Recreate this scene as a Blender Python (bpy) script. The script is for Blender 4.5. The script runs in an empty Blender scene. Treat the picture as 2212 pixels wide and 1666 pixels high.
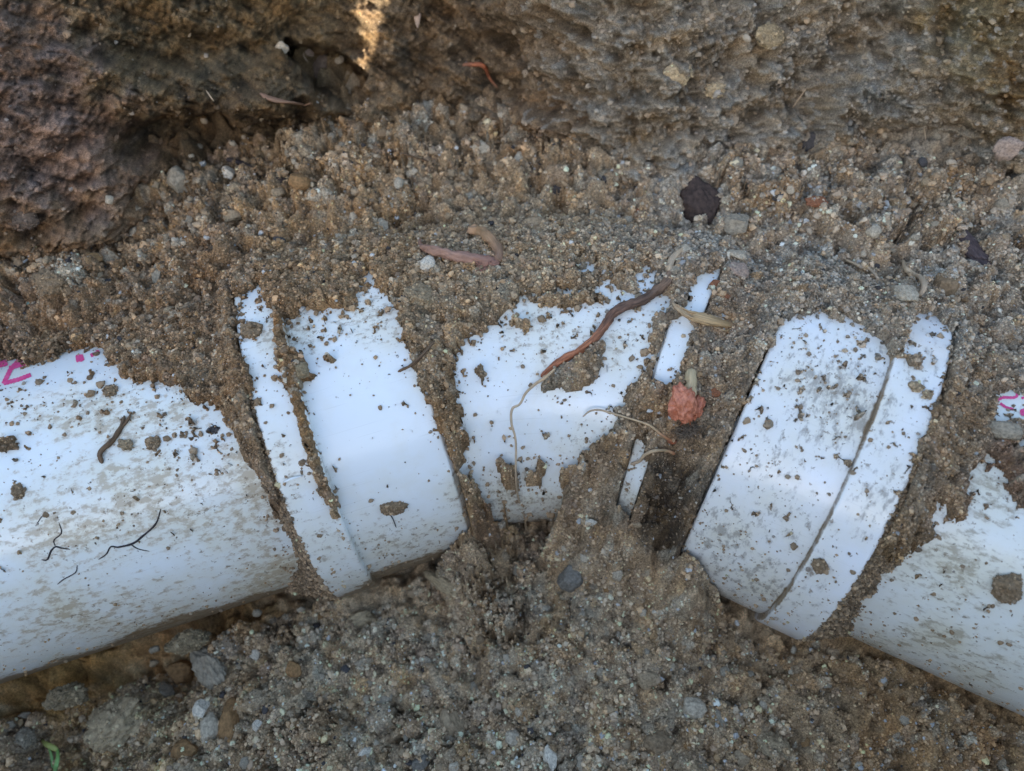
import bpy, bmesh, math, random
import numpy as np
from mathutils import Vector, Matrix, noise as mnoise

S = bpy.context.scene
COL = S.collection
rnd = random.Random(7)
RS = np.random.RandomState(11)

# ------------------------------------------------------------------ camera
TH, ROLL = 0.5355, -0.0695
CAM = np.array([0.0, 0.0097, 0.2597])
PW, PH, FPX = 2212.0, 1666.0, 26.0 / 36.0 * 2212.0     # working picture plane of the photograph
_fw = np.array([0, math.sin(TH), -math.cos(TH)])
_r0 = np.array([1.0, 0, 0]); _u0 = np.cross(_r0, _fw)
_rt = math.cos(ROLL) * _r0 + math.sin(ROLL) * _u0
_up = math.cos(ROLL) * _u0 - math.sin(ROLL) * _r0
cd = bpy.data.cameras.new('camera')
cam = bpy.data.objects.new('camera', cd); COL.objects.link(cam)
M = Matrix.Identity(4)
for i in range(3):
    M[i][0], M[i][1], M[i][2], M[i][3] = _rt[i], _up[i], -_fw[i], CAM[i]
cam.matrix_world = M
cd.sensor_width = 36; cd.lens = 26
cd.clip_start = 0.01; cd.clip_end = 400
cd.dof.use_dof = True; cd.dof.focus_distance = 0.243; cd.dof.aperture_fstop = 9.0
S.camera = cam

# ------------------------------------------------------------------ sky, sun, exposure
SUN_EL = math.radians(16.0)
SUN_AZ = math.radians(-18.0)            # sun stands behind the photographer (-y), a little to the left
sdir = np.array([math.sin(SUN_AZ) * math.cos(SUN_EL), -math.cos(SUN_AZ) * math.cos(SUN_EL), math.sin(SUN_EL)])
w = bpy.data.worlds.new('World'); S.world = w; w.use_nodes = True
nt = w.node_tree
sky = nt.nodes.new('ShaderNodeTexSky'); sky.sky_type = 'NISHITA'; sky.sun_disc = False
sky.sun_elevation = SUN_EL
sky.sun_rotation = math.atan2(sdir[0], sdir[1])
sky.dust_density = 1.6; sky.air_density = 1.0
nt.links.new(sky.outputs[0], nt.nodes['Background'].inputs[0])
nt.nodes['Background'].inputs[1].default_value = 0.15
sl = bpy.data.lights.new('sun', 'SUN'); sl.energy = 4.5; sl.angle = math.radians(0.3); sl.color = (1, 0.92, 0.80)
so = bpy.data.objects.new('sun', sl); COL.objects.link(so)
so.rotation_euler = Vector(sdir.tolist()).to_track_quat('Z', 'Y').to_euler()
S.view_settings.view_transform = 'Standard'; S.view_settings.look = 'None'
S.view_settings.exposure = 2.12; S.view_settings.gamma = 1.0
S.render.engine = 'CYCLES'
S.cycles.use_denoising = True; S.cycles.denoiser = 'OPENIMAGEDENOISE'; S.cycles.denoising_input_passes = 'RGB_ALBEDO_NORMAL'; S.cycles.denoising_prefilter = 'ACCURATE'; S.cycles.use_adaptive_sampling = False
S.cycles.max_bounces = 8; S.cycles.diffuse_bounces = 6

# ------------------------------------------------------------------ helpers
def project(x, y, z):
    dx, dy, dz = x - CAM[0], y - CAM[1], z - CAM[2]
    d = dx * _fw[0] + dy * _fw[1] + dz * _fw[2]
    d = np.maximum(d, 0.02)
    u = PW / 2 + FPX * (dx * _rt[0] + dy * _rt[1] + dz * _rt[2]) / d
    v = PH / 2 - FPX * (dx * _up[0] + dy * _up[1] + dz * _up[2]) / d
    return u, v

def ray(px, py):
    d = _fw + _rt * (px - PW / 2) / FPX - _up * (py - PH / 2) / FPX
    return d / np.linalg.norm(d)

def on_plane(px, py, z):
    r = ray(px, py)
    return CAM + r * (z - CAM[2]) / r[2]

def tag(o, label=None, cat=None, group=None, kind=None):
    if label: o['label'] = label
    if cat: o['category'] = cat
    if group: o['group'] = group
    if kind: o['kind'] = kind
    return o

def mesh_arrays(name, V, F, mat, parent=None, smooth=True, attrs=None):
    V = np.asarray(V, dtype=np.float32); F = np.asarray(F, dtype=np.int32)
    me = bpy.data.meshes.new(name)
    n, k = F.shape
    me.vertices.add(len(V)); me.vertices.foreach_set('co', V.ravel())
    me.loops.add(n * k); me.loops.foreach_set('vertex_index', F.ravel())
    me.polygons.add(n)
    me.polygons.foreach_set('loop_start', np.arange(n, dtype=np.int32) * k)
    try:
        me.polygons.foreach_set('loop_total', np.full(n, k, dtype=np.int32))
    except Exception:
        pass
    me.polygons.foreach_set('use_smooth', np.full(n, smooth, dtype=bool))
    me.update(calc_edges=True)
    for an, (typ, arr) in (attrs or {}).items():
        a = me.attributes.new(an, typ, 'POINT')
        arr = np.asarray(arr, dtype=np.float32)
        a.data.foreach_set('color' if typ == 'FLOAT_COLOR' else ('vector' if typ == 'FLOAT_VECTOR' else 'value'), arr.ravel())
    if mat: me.materials.append(mat)
    o = bpy.data.objects.new(name, me); COL.objects.link(o)
    if parent: o.parent = parent
    return o

def grid_faces(nr, nc, wrap=False):
    i, j = np.meshgrid(np.arange(nr - 1), np.arange(nc if wrap else nc - 1), indexing='ij')
    j2 = (j + 1) % nc
    return np.stack([i * nc + j, i * nc + j2, (i + 1) * nc + j2, (i + 1) * nc + j], -1).reshape(-1, 4)

def empty(name, loc=(0, 0, 0)):
    o = bpy.data.objects.new(name, None); COL.objects.link(o); o.location = loc
    o.empty_display_size = 0.01
    return o

def sstep(a, b, x):
    t = np.clip((x - a) / (b - a), 0, 1)
    return t * t * (3 - 2 * t)

def pip(px, py, poly):
    poly = np.asarray(poly, float)
    inside = np.zeros(px.shape, bool)
    bb = (px > poly[:, 0].min()) & (px < poly[:, 0].max()) & (py > poly[:, 1].min()) & (py < poly[:, 1].max())
    X, Y = px[bb], py[bb]
    ins = np.zeros(X.shape, bool)
    n = len(poly)
    for i in range(n):
        x1, y1 = poly[i]; x2, y2 = poly[(i + 1) % n]
        if y1 == y2: continue
        c = ((y1 > Y) != (y2 > Y)) & (X < (x2 - x1) * (Y - y1) / (y2 - y1) + x1)
        ins ^= c
    inside[bb] = ins
    return inside

# ------------------------------------------------------------------ materials
def new_mat(name):
    m = bpy.data.materials.new(name); m.use_nodes = True
    nt = m.node_tree
    return m, nt, nt.nodes['Principled BSDF']

def N(nt, typ, **kw):
    n = nt.nodes.new(typ)
    for k, v in kw.items():
        if k in n.inputs: n.inputs[k].default_value = v
        else: setattr(n, k, v)
    return n

def ramp(nt, fac, stops):
    r = nt.nodes.new('ShaderNodeValToRGB')
    el = r.color_ramp.elements
    while len(el) < len(stops): el.new(0.5)
    for e, (p, c) in zip(el, stops):
        e.position = p; e.color = (c[0], c[1], c[2], 1) if len(c) == 3 else c
    nt.links.new(fac, r.inputs[0])
    return r

def mixc(nt, fac, a, b, blend='MIX'):
    n = nt.nodes.new('ShaderNodeMix'); n.data_type = 'RGBA'; n.blend_type = blend
    for sock, v in ((n.inputs[0], fac), (n.inputs[6], a), (n.inputs[7], b)):
        if hasattr(v, 'links'): nt.links.new(v, sock)
        elif isinstance(v, (int, float)): sock.default_value = v
        else: sock.default_value = (v[0], v[1], v[2], 1)
    return n.outputs[2]

def math_n(nt, op, a, b=None, clamp=False):
    n = nt.nodes.new('ShaderNodeMath'); n.operation = op; n.use_clamp = clamp
    for i, v in enumerate((a, b)):
        if v is None: continue
        if hasattr(v, 'links'): nt.links.new(v, n.inputs[i])
        else: n.inputs[i].default_value = v
    return n.outputs[0]

def noise_n(nt, scale, detail=4, rough=0.6, vec=None):
    n = N(nt, 'ShaderNodeTexNoise', Scale=scale, Detail=detail, Roughness=rough)
    if vec is not None: nt.links.new(vec, n.inputs['Vector'])
    return n.outputs['Fac']

def obj_coords(nt, scale=None):
    tc = nt.nodes.new('ShaderNodeTexCoord')
    if scale is None: return tc.outputs['Object']
    mp = nt.nodes.new('ShaderNodeMapping'); mp.inputs['Scale'].default_value = scale
    nt.links.new(tc.outputs['Object'], mp.inputs['Vector'])
    return mp.outputs[0]

def bump(nt, bsdf, height, strength, dist):
    b = N(nt, 'ShaderNodeBump', Strength=strength, Distance=dist)
    nt.links.new(height, b.inputs['Height']); nt.links.new(b.outputs[0], bsdf.inputs['Normal'])

# soil: colour comes with the geometry (each clod its own), grain on top
def make_soil():
    m, nt, bs = new_mat('soil')
    at = N(nt, 'ShaderNodeAttribute', attribute_name='col')
    v = obj_coords(nt)
    f = noise_n(nt, 1500, 3, 0.7, v)
    r = ramp(nt, f, [(0.28, (0.38, 0.36, 0.33)), (0.5, (1, 1, 1)), (0.72, (1.75, 1.75, 1.7))])
    c = mixc(nt, 1.0, at.outputs['Color'], r.outputs[0], 'MULTIPLY')
    nt.links.new(c, bs.inputs['Base Color'])
    bs.inputs['Roughness'].default_value = 0.9
    bs.inputs['Specular IOR Level'].default_value = 0.25
    bump(nt, bs, noise_n(nt, 1300, 5, 0.8, v), 1.0, 0.0011)
    return m
SOIL = make_soil()

def make_grain():
    m, nt, bs = new_mat('soil_grain')
    at = N(nt, 'ShaderNodeAttribute', attribute_name='gcol'); at.attribute_type = 'INSTANCER'
    f = noise_n(nt, 1200, 3, 0.7, obj_coords(nt))
    r = ramp(nt, f, [(0.3, (0.72, 0.7, 0.68)), (0.7, (1.25, 1.25, 1.25))])
    nt.links.new(mixc(nt, 1.0, at.outputs['Color'], r.outputs[0], 'MULTIPLY'), bs.inputs['Base Color'])
    bs.inputs['Roughness'].default_value = 0.6
    bs.inputs['Specular IOR Level'].default_value = 0.4
    return m
GRAIN = make_grain()

def make_pvc(name, base, stain_col, streak_scale, amount, grime, cream=0.55):
    m, nt, bs = new_mat(name)
    at = N(nt, 'ShaderNodeAttribute', attribute_name='stain').outputs['Fac']
    uv = N(nt, 'ShaderNodeAttribute', attribute_name='sd').outputs['Vector']   # metres along / around the pipe
    def smap(sc):
        mp = nt.nodes.new('ShaderNodeMapping'); mp.inputs['Scale'].default_value = sc
        nt.links.new(uv, mp.inputs['Vector']); return mp.outputs[0]
    cloud = noise_n(nt, 1.0, 5, 0.62, smap((55, 55, 1)))
    fine = noise_n(nt, 1.0, 4, 0.7, smap(streak_scale))
    spots = noise_n(nt, 1.0, 3, 0.65, smap((420, 420, 1)))
    # smears: fine streaky speckle wherever the stain field is high
    k = math_n(nt, 'MULTIPLY', at, 0.24)
    e = math_n(nt, 'ADD', fine, k)
    e = math_n(nt, 'ADD', e, math_n(nt, 'MULTIPLY', math_n(nt, 'SUBTRACT', cloud, 0.5), 0.30))
    sm = ramp(nt, e, [(0.66 - amount, (0, 0, 0)), (0.80 - amount, (1, 1, 1))]).outputs[0]
    sp = ramp(nt, math_n(nt, 'ADD', spots, math_n(nt, 'MULTIPLY', at, 0.12)), [(0.70, (0, 0, 0)), (0.74, (1, 1, 1))]).outputs[0]
    film = ramp(nt, math_n(nt, 'ADD', cloud, math_n(nt, 'MULTIPLY', at, 0.45)), [(0.5, (0, 0, 0)), (1.0, (1, 1, 1))]).outputs[0]
    hue = noise_n(nt, 1.0, 3, 0.6, smap((90, 90, 1)))
    sc = mixc(nt, hue, stain_col, grime)
    c = mixc(nt, math_n(nt, 'MULTIPLY', film, cream), base, (0.70, 0.62, 0.41))
    c = mixc(nt, math_n(nt, 'MULTIPLY', sm, 0.62), c, sc)
    c = mixc(nt, math_n(nt, 'MULTIPLY', sp, 0.65), c, (0.20, 0.14, 0.08))
    deep = ramp(nt, math_n(nt, 'ADD', at, math_n(nt, 'MULTIPLY', math_n(nt, 'SUBTRACT', fine, 0.5), 0.9)),
                [(1.02, (0, 0, 0)), (1.3, (1, 1, 1))]).outputs[0]
    at2 = N(nt, 'ShaderNodeAttribute', attribute_name='mud').outputs['Fac']
    md = math_n(nt, 'ADD', at2, math_n(nt, 'MULTIPLY', math_n(nt, 'SUBTRACT', cloud, 0.5), 0.9))
    md = math_n(nt, 'ADD', md, math_n(nt, 'MULTIPLY', math_n(nt, 'SUBTRACT', fine, 0.5), 0.5))
    mr = ramp(nt, md, [(0.42, (0, 0, 0)), (0.62, (1, 1, 1))]).outputs[0]
    c = mixc(nt, math_n(nt, 'MULTIPLY', mr, 0.9), c, mixc(nt, hue, (0.23, 0.135, 0.05), (0.13, 0.08, 0.035)))
    # long fine scratches
    scr = noise_n(nt, 1.0, 2, 0.5, smap((26, 1600, 1)))
    sr = ramp(nt, scr, [(0.30, (1, 1, 1)), (0.33, (0, 0, 0))]).outputs[0]
    c = mixc(nt, math_n(nt, 'MULTIPLY', sr, 0.18), c, (0.5, 0.48, 0.42))
    nt.links.new(c, bs.inputs['Base Color'])
    ro = math_n(nt, 'ADD', 0.16, math_n(nt, 'MULTIPLY', math_n(nt, 'ADD', sm, mr), 0.35))
    ro = math_n(nt, 'ADD', ro, math_n(nt, 'MULTIPLY', cloud, 0.12))
    nt.links.new(ro, bs.inputs['Roughness'])
    bs.inputs['IOR'].default_value = 1.5
    bs.inputs['Coat Weight'].default_value = 0.35; bs.inputs['Coat Roughness'].default_value = 0.16
    bs.inputs['Subsurface Weight'].default_value = 0.0
    h = math_n(nt, 'ADD', math_n(nt, 'MULTIPLY', sm, 0.5), math_n(nt, 'MULTIPLY', scr, 0.25))
    bump(nt, bs, h, 0.25, 0.0004)
    return m
PVC_L = make_pvc('pvc_left_pipe', (0.80, 0.82, 0.80), (0.38, 0.28, 0.15), (260, 420, 1), 0.04, (0.34, 0.21, 0.10), 0.62)
PVC_E = make_pvc('pvc_bend', (0.82, 0.84, 0.83), (0.33, 0.25, 0.15), (300, 420, 1), -0.02, (0.25, 0.17, 0.10))
PVC_C = make_pvc('pvc_socket', (0.80, 0.80, 0.80), (0.26, 0.21, 0.16), (420, 230, 1), -0.015, (0.13, 0.11, 0.10))
PVC_R = make_pvc('pvc_right_pipe', (0.76, 0.76, 0.71), (0.30, 0.24, 0.15), (240, 420, 1), 0.02, (0.24, 0.17, 0.09), 0.62)

def plain(name, a, b, scale, rough=0.85, bumps=0.5, bd=0.0006, stretch=(1, 1, 1), spec=0.3, detail=5):
    m, nt, bs = new_mat(name)
    v = obj_coords(nt, stretch)
    f = noise_n(nt, scale, detail, 0.68, v)
    r = ramp(nt, f, [(0.32, a), (0.68, b)])
    nt.links.new(r.outputs[0], bs.inputs['Base Color'])
    bs.inputs['Roughness'].default_value = rough
    bs.inputs['Specular IOR Level'].default_value = spec
    if bumps: bump(nt, bs, f, bumps, bd)
    return m

# ------------------------------------------------------------------ the pipe line: one centre line, radius by arclength
RH, RB, RP = 0.0638, 0.0666, 0.0574
AL, AR = math.radians(14.83), math.radians(-30.64)
oL = np.array([-0.0866, 0.1487]); aL = np.array([math.cos(AL), math.sin(AL)])
oR = np.array([0.1287, 0.1155]); aR = np.array([math.cos(AR), math.sin(AR)])
A2 = np.array([[aL[0], aR[0]], [aL[1], aR[1]]])
_s, _t = np.linalg.solve(A2, oR - oL)                   # distance from each ring to the meeting point
TAN = _s - 0.0575
ARC = TAN / math.tan((AL - AR) / 2)
S1 = _s - TAN                                           # arc begins
S2 = S1 + ARC * (AL - AR)                               # arc ends
S3 = S2 + (_t - TAN)                                    # right ring (end of right socket)
ctr = oL + aL * S1 + ARC * np.array([math.sin(AL), -math.cos(AL)])

def centre(s):
    s = np.asarray(s, float)
    th = AL - (np.clip(s, S1, S2) - S1) / ARC
    x = ctr[0] + ARC * -np.sin(th); y = ctr[1] + ARC * np.cos(th)
    e = np.minimum(s - S1, 0); g = np.maximum(s - S2, 0)
    return x + e * aL[0] + g * aR[0], y + e * aL[1] + g * aR[1], -np.sin(th), np.cos(th)

def sd_of(x, y):
    """arclength and signed offset (positive = away from the viewer) of a ground point"""
    sL = (x - oL[0]) * aL[0] + (y - oL[1]) * aL[1]
    dL = -(x - oL[0]) * aL[1] + (y - oL[1]) * aL[0]
    sR = (x - oR[0]) * aR[0] + (y - oR[1]) * aR[1]
    dR = -(x - oR[0]) * aR[1] + (y - oR[1]) * aR[0]
    rx, ry = x - ctr[0], y - ctr[1]
    th = np.arctan2(-rx, ry)
    rr = np.hypot(rx, ry)
    s = S1 + (AL - th) * ARC; d = rr - ARC
    left = sL < S1
    right = (sR > -(S3 - S2)) & ~left
    s = np.where(left, sL, np.where(right, S3 + sR, s))
    d = np.where(left, dL, np.where(right, dR, d))
    # behind the arc's centre: no pipe there
    d = np.where(~left & ~right & (ry < 0), -1, d)
    return s, d

RIDGE0, RIDGE1 = 0.1472, 0.1572               # raised end rim of the bend
HR0 = S3 - 0.0500                                       # right socket begins
PROF = [(-2, RP), (-0.0002, RP), (0.0, RB), (0.0147, RB), (0.0152, RH + 0.0004), (0.0518, RH), (0.0532, RH - 0.0005),
        (0.0556, 0.0598), (RIDGE0 - 0.0006, 0.0590), (RIDGE0, 0.0612), (RIDGE1, 0.0612), (RIDGE1 + 0.0006, 0.0560),
        (HR0 - 0.0003, 0.0560), (HR0, RH), (S3 - 0.0155, RH + 0.0002), (S3 - 0.0150, RB), (S3, RB), (S3 + 0.0003, RP), (4, RP)]
PS, PR = np.array([p[0] for p in PROF]), np.array([p[1] for p in PROF])
def radius(s): return np.interp(s, PS, PR)
_ss = np.linspace(-0.35, 0.55, 4501); _rr = radius(_ss)
_k = np.exp(-0.5 * (np.arange(-150, 151) * 0.0002 / 0.0055) ** 2); _k /= _k.sum()
_dl = np.maximum.reduce([np.roll(_rr, k) for k in range(-22, 23, 2)])       # soil banked up against every step
_k2 = np.exp(-0.5 * (np.arange(-150, 151) * 0.0002 / 0.0030) ** 2); _k2 /= _k2.sum()
_rs = np.convolve(np.pad(_dl, 150, mode='edge'), _k2, mode='valid') - 0.0012
def radius_fill(s): return np.interp(s, _ss, np.maximum(_rs + 0.0008, 0))

# ------------------------------------------------------------------ bare patches of the pipe as seen (photo plane), dirt lies elsewhere
BARE = [
 # left pipe
 [(-400,900),(-200,830),(0,774),(43,771),(67,790),(100,784),(140,760),(222,747),(228,778),(252,792),(277,817),(300,834),(320,827),(383,836),(413,870),(473,880),
  (500,927),(510,957),(533,994),(553,1024),(580,1047),(597,1087),(603,1124),(620,1150),(617,1177),(650,1190),(647,1227),(640,1300),
  (560,1330),(431,1400),(233,1480),(0,1560),(-400,1700)],
 # collar band of the bend
 [(510,634),(530,640),(545,622),(572,618),(566,650),(590,668),(594,701),(596,745),(601,785),(623,865),(650,940),(667,1007),(694,1086),(738,1175),(790,1240),
  (800,1300),(700,1300),(620,1160),(562,1040),(545,905),(548,865),(546,794),(523,781),(512,700)],
 # socket body of the bend
 [(588,705),(620,690),(663,668),(700,672),(751,668),(778,650),(770,600),(800,592),(815,625),(840,635),(858,688),(878,750),(906,830),(936,900),(962,976),(985,1033),
  (1000,1050),(1004,1140),(1030,1200),(1010,1240),(800,1310),(775,1230),(750,1170),(712,1108),(751,1091),(722,1073),(692,1051),(686,989),(664,945),(647,909),(646,874),(658,830),(668,781),(618,752)],
 # bend
 [(984,787),(986,854),(998,895),(1013,949),(1001,1004),(1001,1037),(1030,1049),(1040,1079),(1066,1110),(1060,1165),(1205,1175),(1222,1070),(1203,1020),
  (1244,1008),(1269,974),(1323,929),(1340,879),(1348,845),(1394,808),(1411,775),(1407,733),(1444,670),(1446,640),(1407,625),(1411,575),(1390,568),(1369,604),(1340,610),
  (1320,580),(1307,595),(1290,625),(1203,628),(1144,641),(1090,670),(1073,700),(994,745)],
 [(1240,566),(1286,566),(1290,592),(1262,602),(1236,590)],
 # end rim, upper and lower piece
 [(1562,588),(1521,590),(1488,633),(1480,670),(1450,695),(1415,779),(1402,825),(1450,838),(1480,754),(1508,704),(1546,633)],
 [(1380,955),(1360,980),(1354,1020),(1336,1054),(1318,1125),(1370,1155),(1384,1074),(1398,1005)],
 # right socket
 [(1770,648),(1760,690),(1720,678),(1677,696),(1677,744),(1633,771),(1612,858),(1566,924),(1540,957),(1500,1072),(1460,1186),(1440,1203),(1440,1280),(1595,1340),(1672,1370),
  (1720,1240),(1790,1110),(1814,1083),(1840,1000),(1868,957),(1905,860),(1934,787),(1901,733),(1825,678),(1790,690)],
 # right collar
 [(1978,676),(2014,676),(2057,714),(2052,787),(2012,905),(1990,940),(1965,1044),(1935,1115),(1870,1241),(1790,1356),(1750,1430),(1650,1370),(1672,1340),(1745,1200),(1805,1080),(1855,960),(1895,850),(1940,780)],
 # right pipe
 [(2142,853),(2230,835),(2400,830),(2400,920),(2212,915),(2170,905),(2150,925),(2128,940),(2146,915)],
 [(2175,957),(2260,945),(2260,975),(2185,975)],
 [(2131,984),(2120,1006),(2087,1033),(2082,1066),(2109,1121),(2076,1115),(2030,1090),(2011,1094),(2011,1132),(2018,1160),(2005,1185),(1978,1180),(1939,1214),(1890,1263),(1846,1312),
  (1838,1360),(1940,1440),(2212,1600),(2600,1700),(2600,1100),(2290,1120),(2212,1110),(2190,1090),(2164,1044),(2150,1000)],
]
DIRT = [  # patches lying inside the bare fields
 [(1161,850),(1178,812),(1269,758),(1307,737),(1303,791),(1282,830),(1244,854),(1200,845)],
 [(1073,1004),(1090,995),(1115,1002),(1119,1066),(1095,1064),(1076,1040)],
 [(1122,1030),(1150,1022),(1170,985),(1176,1000),(1190,1005),(1170,1050),(1136,1060)],
 [(1092,700),(1120,690),(1150,695),(1140,720),(1105,715)],
 [(1020,805),(1040,790),(1052,810),(1048,838),(1030,825)],
 [(1230,790),(1300,780),(1290,800),(1240,810)],
 [(822,1098),(840,1082),(882,1090),(872,1110),(840,1116)],
 [(870,1112),(895,1095),(892,1112),(872,1125)],
 [(690,775),(735,768),(733,782),(700,785)],
 [(1808,1000),(1830,985),(1855,990),(1845,1030),(1825,1010)],
 [(1950,780),(1975,760),(1990,775),(1975,800)],
 [(1756,1212),(1776,1205),(1790,1222),(1772,1236),(1756,1228)],
 [(2040,1100),(2090,1115),(2080,1130),(2035,1120)],
 [(0,950),(40,945),(45,975),(0,978)],
 [(1150,655),(1200,640),(1310,640),(1330,655),(1200,668),(1160,664)],
 [(1310,595),(1370,612),(1385,640),(1340,632)],
 [(1410,690),(1430,690),(1440,720),(1412,770),(1395,760)],
]
# (centre x, y, radius x, y, strength) of speckled dirt on the pipe
SPECK = [(60,870,150,70,.55),(230,860,170,90,.60),(420,940,130,90,.85),(60,1010,110,70,.45),(300,1080,200,110,.28),(130,1150,120,80,.30),
 (560,680,70,80,.75),(680,700,120,60,.75),(790,680,90,70,.75),(750,800,110,70,.30),(640,1080,60,140,.22),(760,1090,90,60,.25),(870,860,60,100,.22),
 (1180,680,150,60,.72),(1290,700,90,60,.70),(1360,640,90,60,.85),(1120,740,130,60,.50),(1040,820,70,60,.35),(1240,770,120,50,.55),(1380,740,60,90,.65),(1260,940,110,50,.30),
 (1180,960,160,80,.25),(1110,1060,120,60,.65),(1200,1090,90,50,.8),(1480,720,60,110,.3),(1355,1060,30,90,.4),
 (1730,730,110,60,.62),(1800,820,120,100,.72),(1860,760,80,60,.75),(1645,890,22,70,.80),(1725,900,30,55,.85),(1750,845,60,35,.90),(1835,895,60,30,.92),(1830,860,50,30,.80),(1680,1000,120,120,.42),(1560,1150,90,110,.50),(1680,1150,110,120,.45),(1780,960,70,90,.6),
 (1990,760,70,80,.62),(1940,930,60,110,.52),(1850,1090,70,120,.45),(1750,1250,80,100,.35),(2120,1080,90,80,.55),(2190,1000,60,90,.7),(2030,1240,180,120,.28),(2100,1370,150,100,.22),(2190,890,50,40,.5)]
# (centre, radius, strength) of film and smear staining
STAIN = [(330,1080,260,150,.85),(120,1160,150,110,.9),(560,1080,110,180,.95),(250,900,260,80,.85),(600,1250,140,90,1.0),(250,1340,460,90,.8),(620,720,140,90,.9),(800,690,120,80,.9),
 (720,1180,120,90,.7),(880,1180,200,90,.9),(800,1260,90,50,1.0),(1000,1080,60,120,.9),(1100,1080,130,90,1.0),(1230,720,260,120,.8),(1280,960,140,70,.6),(1200,1100,110,60,1.0),
 (1560,1180,110,130,1.0),(1640,1250,150,90,.85),(1700,1130,160,140,.65),(1800,850,170,170,1.0),(1680,980,130,120,.7),(1750,1260,70,120,.8),(1900,1050,90,180,.85),(1990,800,90,120,.85),
 (2060,1230,180,150,.8),(2130,1080,100,90,1.0),(2150,1430,160,90,.75),(2000,1380,150,60,.9),(1350,1090,50,80,1.0)]

def blobs(u, v, L):
    out = np.zeros_like(u)
    for cx, cy, rx, ry, a in L:
        out = np.maximum(out, a * np.exp(-(((u - cx) / rx) ** 2 + ((v - cy) / ry) ** 2)))
    return out

# ------------------------------------------------------------------ terrain
DX = 0.0005
GX = np.arange(-0.240, 0.2402, DX); GY = np.arange(-0.015, 0.3652, DX)
X, Y = np.meshgrid(GX, GY)
NY, NX = X.shape

def spec(seed, lmin, lmax, beta, stretch=1.0, ang=0.0, shape=None):
    """random field with wavelengths between lmin and lmax metres, unit deviation"""
    ny, nx = shape or (NY, NX)
    r = np.random.RandomState(seed)
    F = np.fft.rfft2(r.randn(ny, nx))
    ky = np.fft.fftfreq(ny, DX)[:, None]; kx = np.fft.rfftfreq(nx, DX)[None]
    c, s_ = math.cos(ang), math.sin(ang)
    a = (kx * c + ky * s_) * stretch; b = (-kx * s_ + ky * c)
    k = np.hypot(a, b) + 1e-9
    amp = k ** (-beta / 2) / (1 + (k * lmin) ** 6) / (1 + (1 / (k * lmax)) ** 6)
    f = np.fft.irfft2(F * amp, s=(ny, nx))
    return (f - f.mean()) / f.std()

def blur(f, sig):
    ny, nx = f.shape; p = int(4 * sig / DX) + 2
    g = np.pad(f, p, mode='edge')
    ky = np.fft.fftfreq(g.shape[0], DX)[:, None]; kx = np.fft.rfftfreq(g.shape[1], DX)[None]
    G = np.exp(-2 * (math.pi * sig) ** 2 * (ky ** 2 + kx ** 2))
    return np.fft.irfft2(np.fft.rfft2(g) * G, s=g.shape)[p:p + ny, p:p + nx]

# foot of the trench wall, from the photograph, on the level of the loose soil
WB = np.array([on_plane(px, py, 0.058)[:2] for px, py in
    [(-500,640),(-200,600),(0,545),(140,480),(270,412),(420,352),(620,292),(740,248),(820,262),(900,240),(1050,225),(1180,262),(1300,322),(1420,336),(1560,318),(1700,300),(1820,285),(1930,310),(2080,360),(2212,395),(2500,440)]])
FRONT = [  # bumps and hollows of the soil in front of the pipe: photo point, radius m, height m
 (1240,1230,.030,.014),(1420,1230,.035,.010),(1100,1330,.05,.004),(230,1480,.030,-.014),(60,1560,.030,-.012),(370,1430,.018,-.012),(120,1620,.02,-.010),(250,1545,.016,.008),
 (1960,1560,.05,.006),(1500,1500,.05,.004),(440,1440,.012,.008),(820,1420,.012,.003),(700,1640,.03,.006),(900,1500,.02,-.004),(1060,1560,.02,-.004),(1890,1430,.025,.010),(2130,1560,.03,.010),(1680,1430,.02,-.004)]
BACK = [(150,650,.03,.006),(560,560,.025,.006),(950,560,.02,.004),(900,640,.014,.006),(1620,560,.03,.005),(1300,480,.025,.004),(750,380,.03,.006),(420,600,.02,.005),(1900,560,.03,.004),(330,760,.02,.004),(2120,700,.03,.006)]

def macro(x, y, far=False):
    s, d = sd_of(x, y)
    front = -0.036 + 0.0 * x
    for px, py, r, h in FRONT:
        p = on_plane(px, py, -0.036)
        front = front + h * np.exp(-((x - p[0]) ** 2 + (y - p[1]) ** 2) / r ** 2)
    back = 0.044 + 0.16 * np.clip(d - 0.04, -0.02, 0.3)
    for px, py, r, h in BACK:
        p = on_plane(px, py, 0.05)
        back = back + h * np.exp(-((x - p[0]) ** 2 + (y - p[1]) ** 2) / r ** 2)
    t = sstep(-0.035, 0.03, d)
    return front * (1 - t) + back * t, s, d

def wall_rise(wd):
    """height gained behind the foot of the wall"""
    return np.where(wd > 0, np.where(wd < 0.006, 150 * wd * wd, 0.0054 + (wd - 0.006) * 1.75), 0)

T, SS, DD = macro(X, Y)
foot = np.interp(X, WB[:, 0], WB[:, 1])
big = spec(1, 0.012, 0.09, 2.6)
mid = spec(2, 0.004, 0.02, 2.2)
fine = spec(3, 0.0013, 0.006, 1.6)
wd = Y - foot + 0.0030 * big
wallness = sstep(0.002, 0.008, wd)
rough_l = sstep(-0.03, 0.03, DD)                         # coarser, cloddier soil behind the pipe
T = T + 0.0022 * big + (0.0013 + 0.0007 * rough_l) * mid + 0.00034 * fine
U0, V0 = project(X, Y, T)
jit = spec(6, 0.004, 0.03, 2.2) * 7
jit2 = spec(7, 0.004, 0.03, 2.2) * 7
gap = pip(U0 + jit, V0 + jit2, [(330,1410),(410,1395),(440,1420),(420,1500),(400,1545),(330,1480),(250,1470),(120,1480),(0,1530),(-10,1500),(150,1445)])
T = T - 0.008 * blur(gap.astype(float), 0.003)
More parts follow.
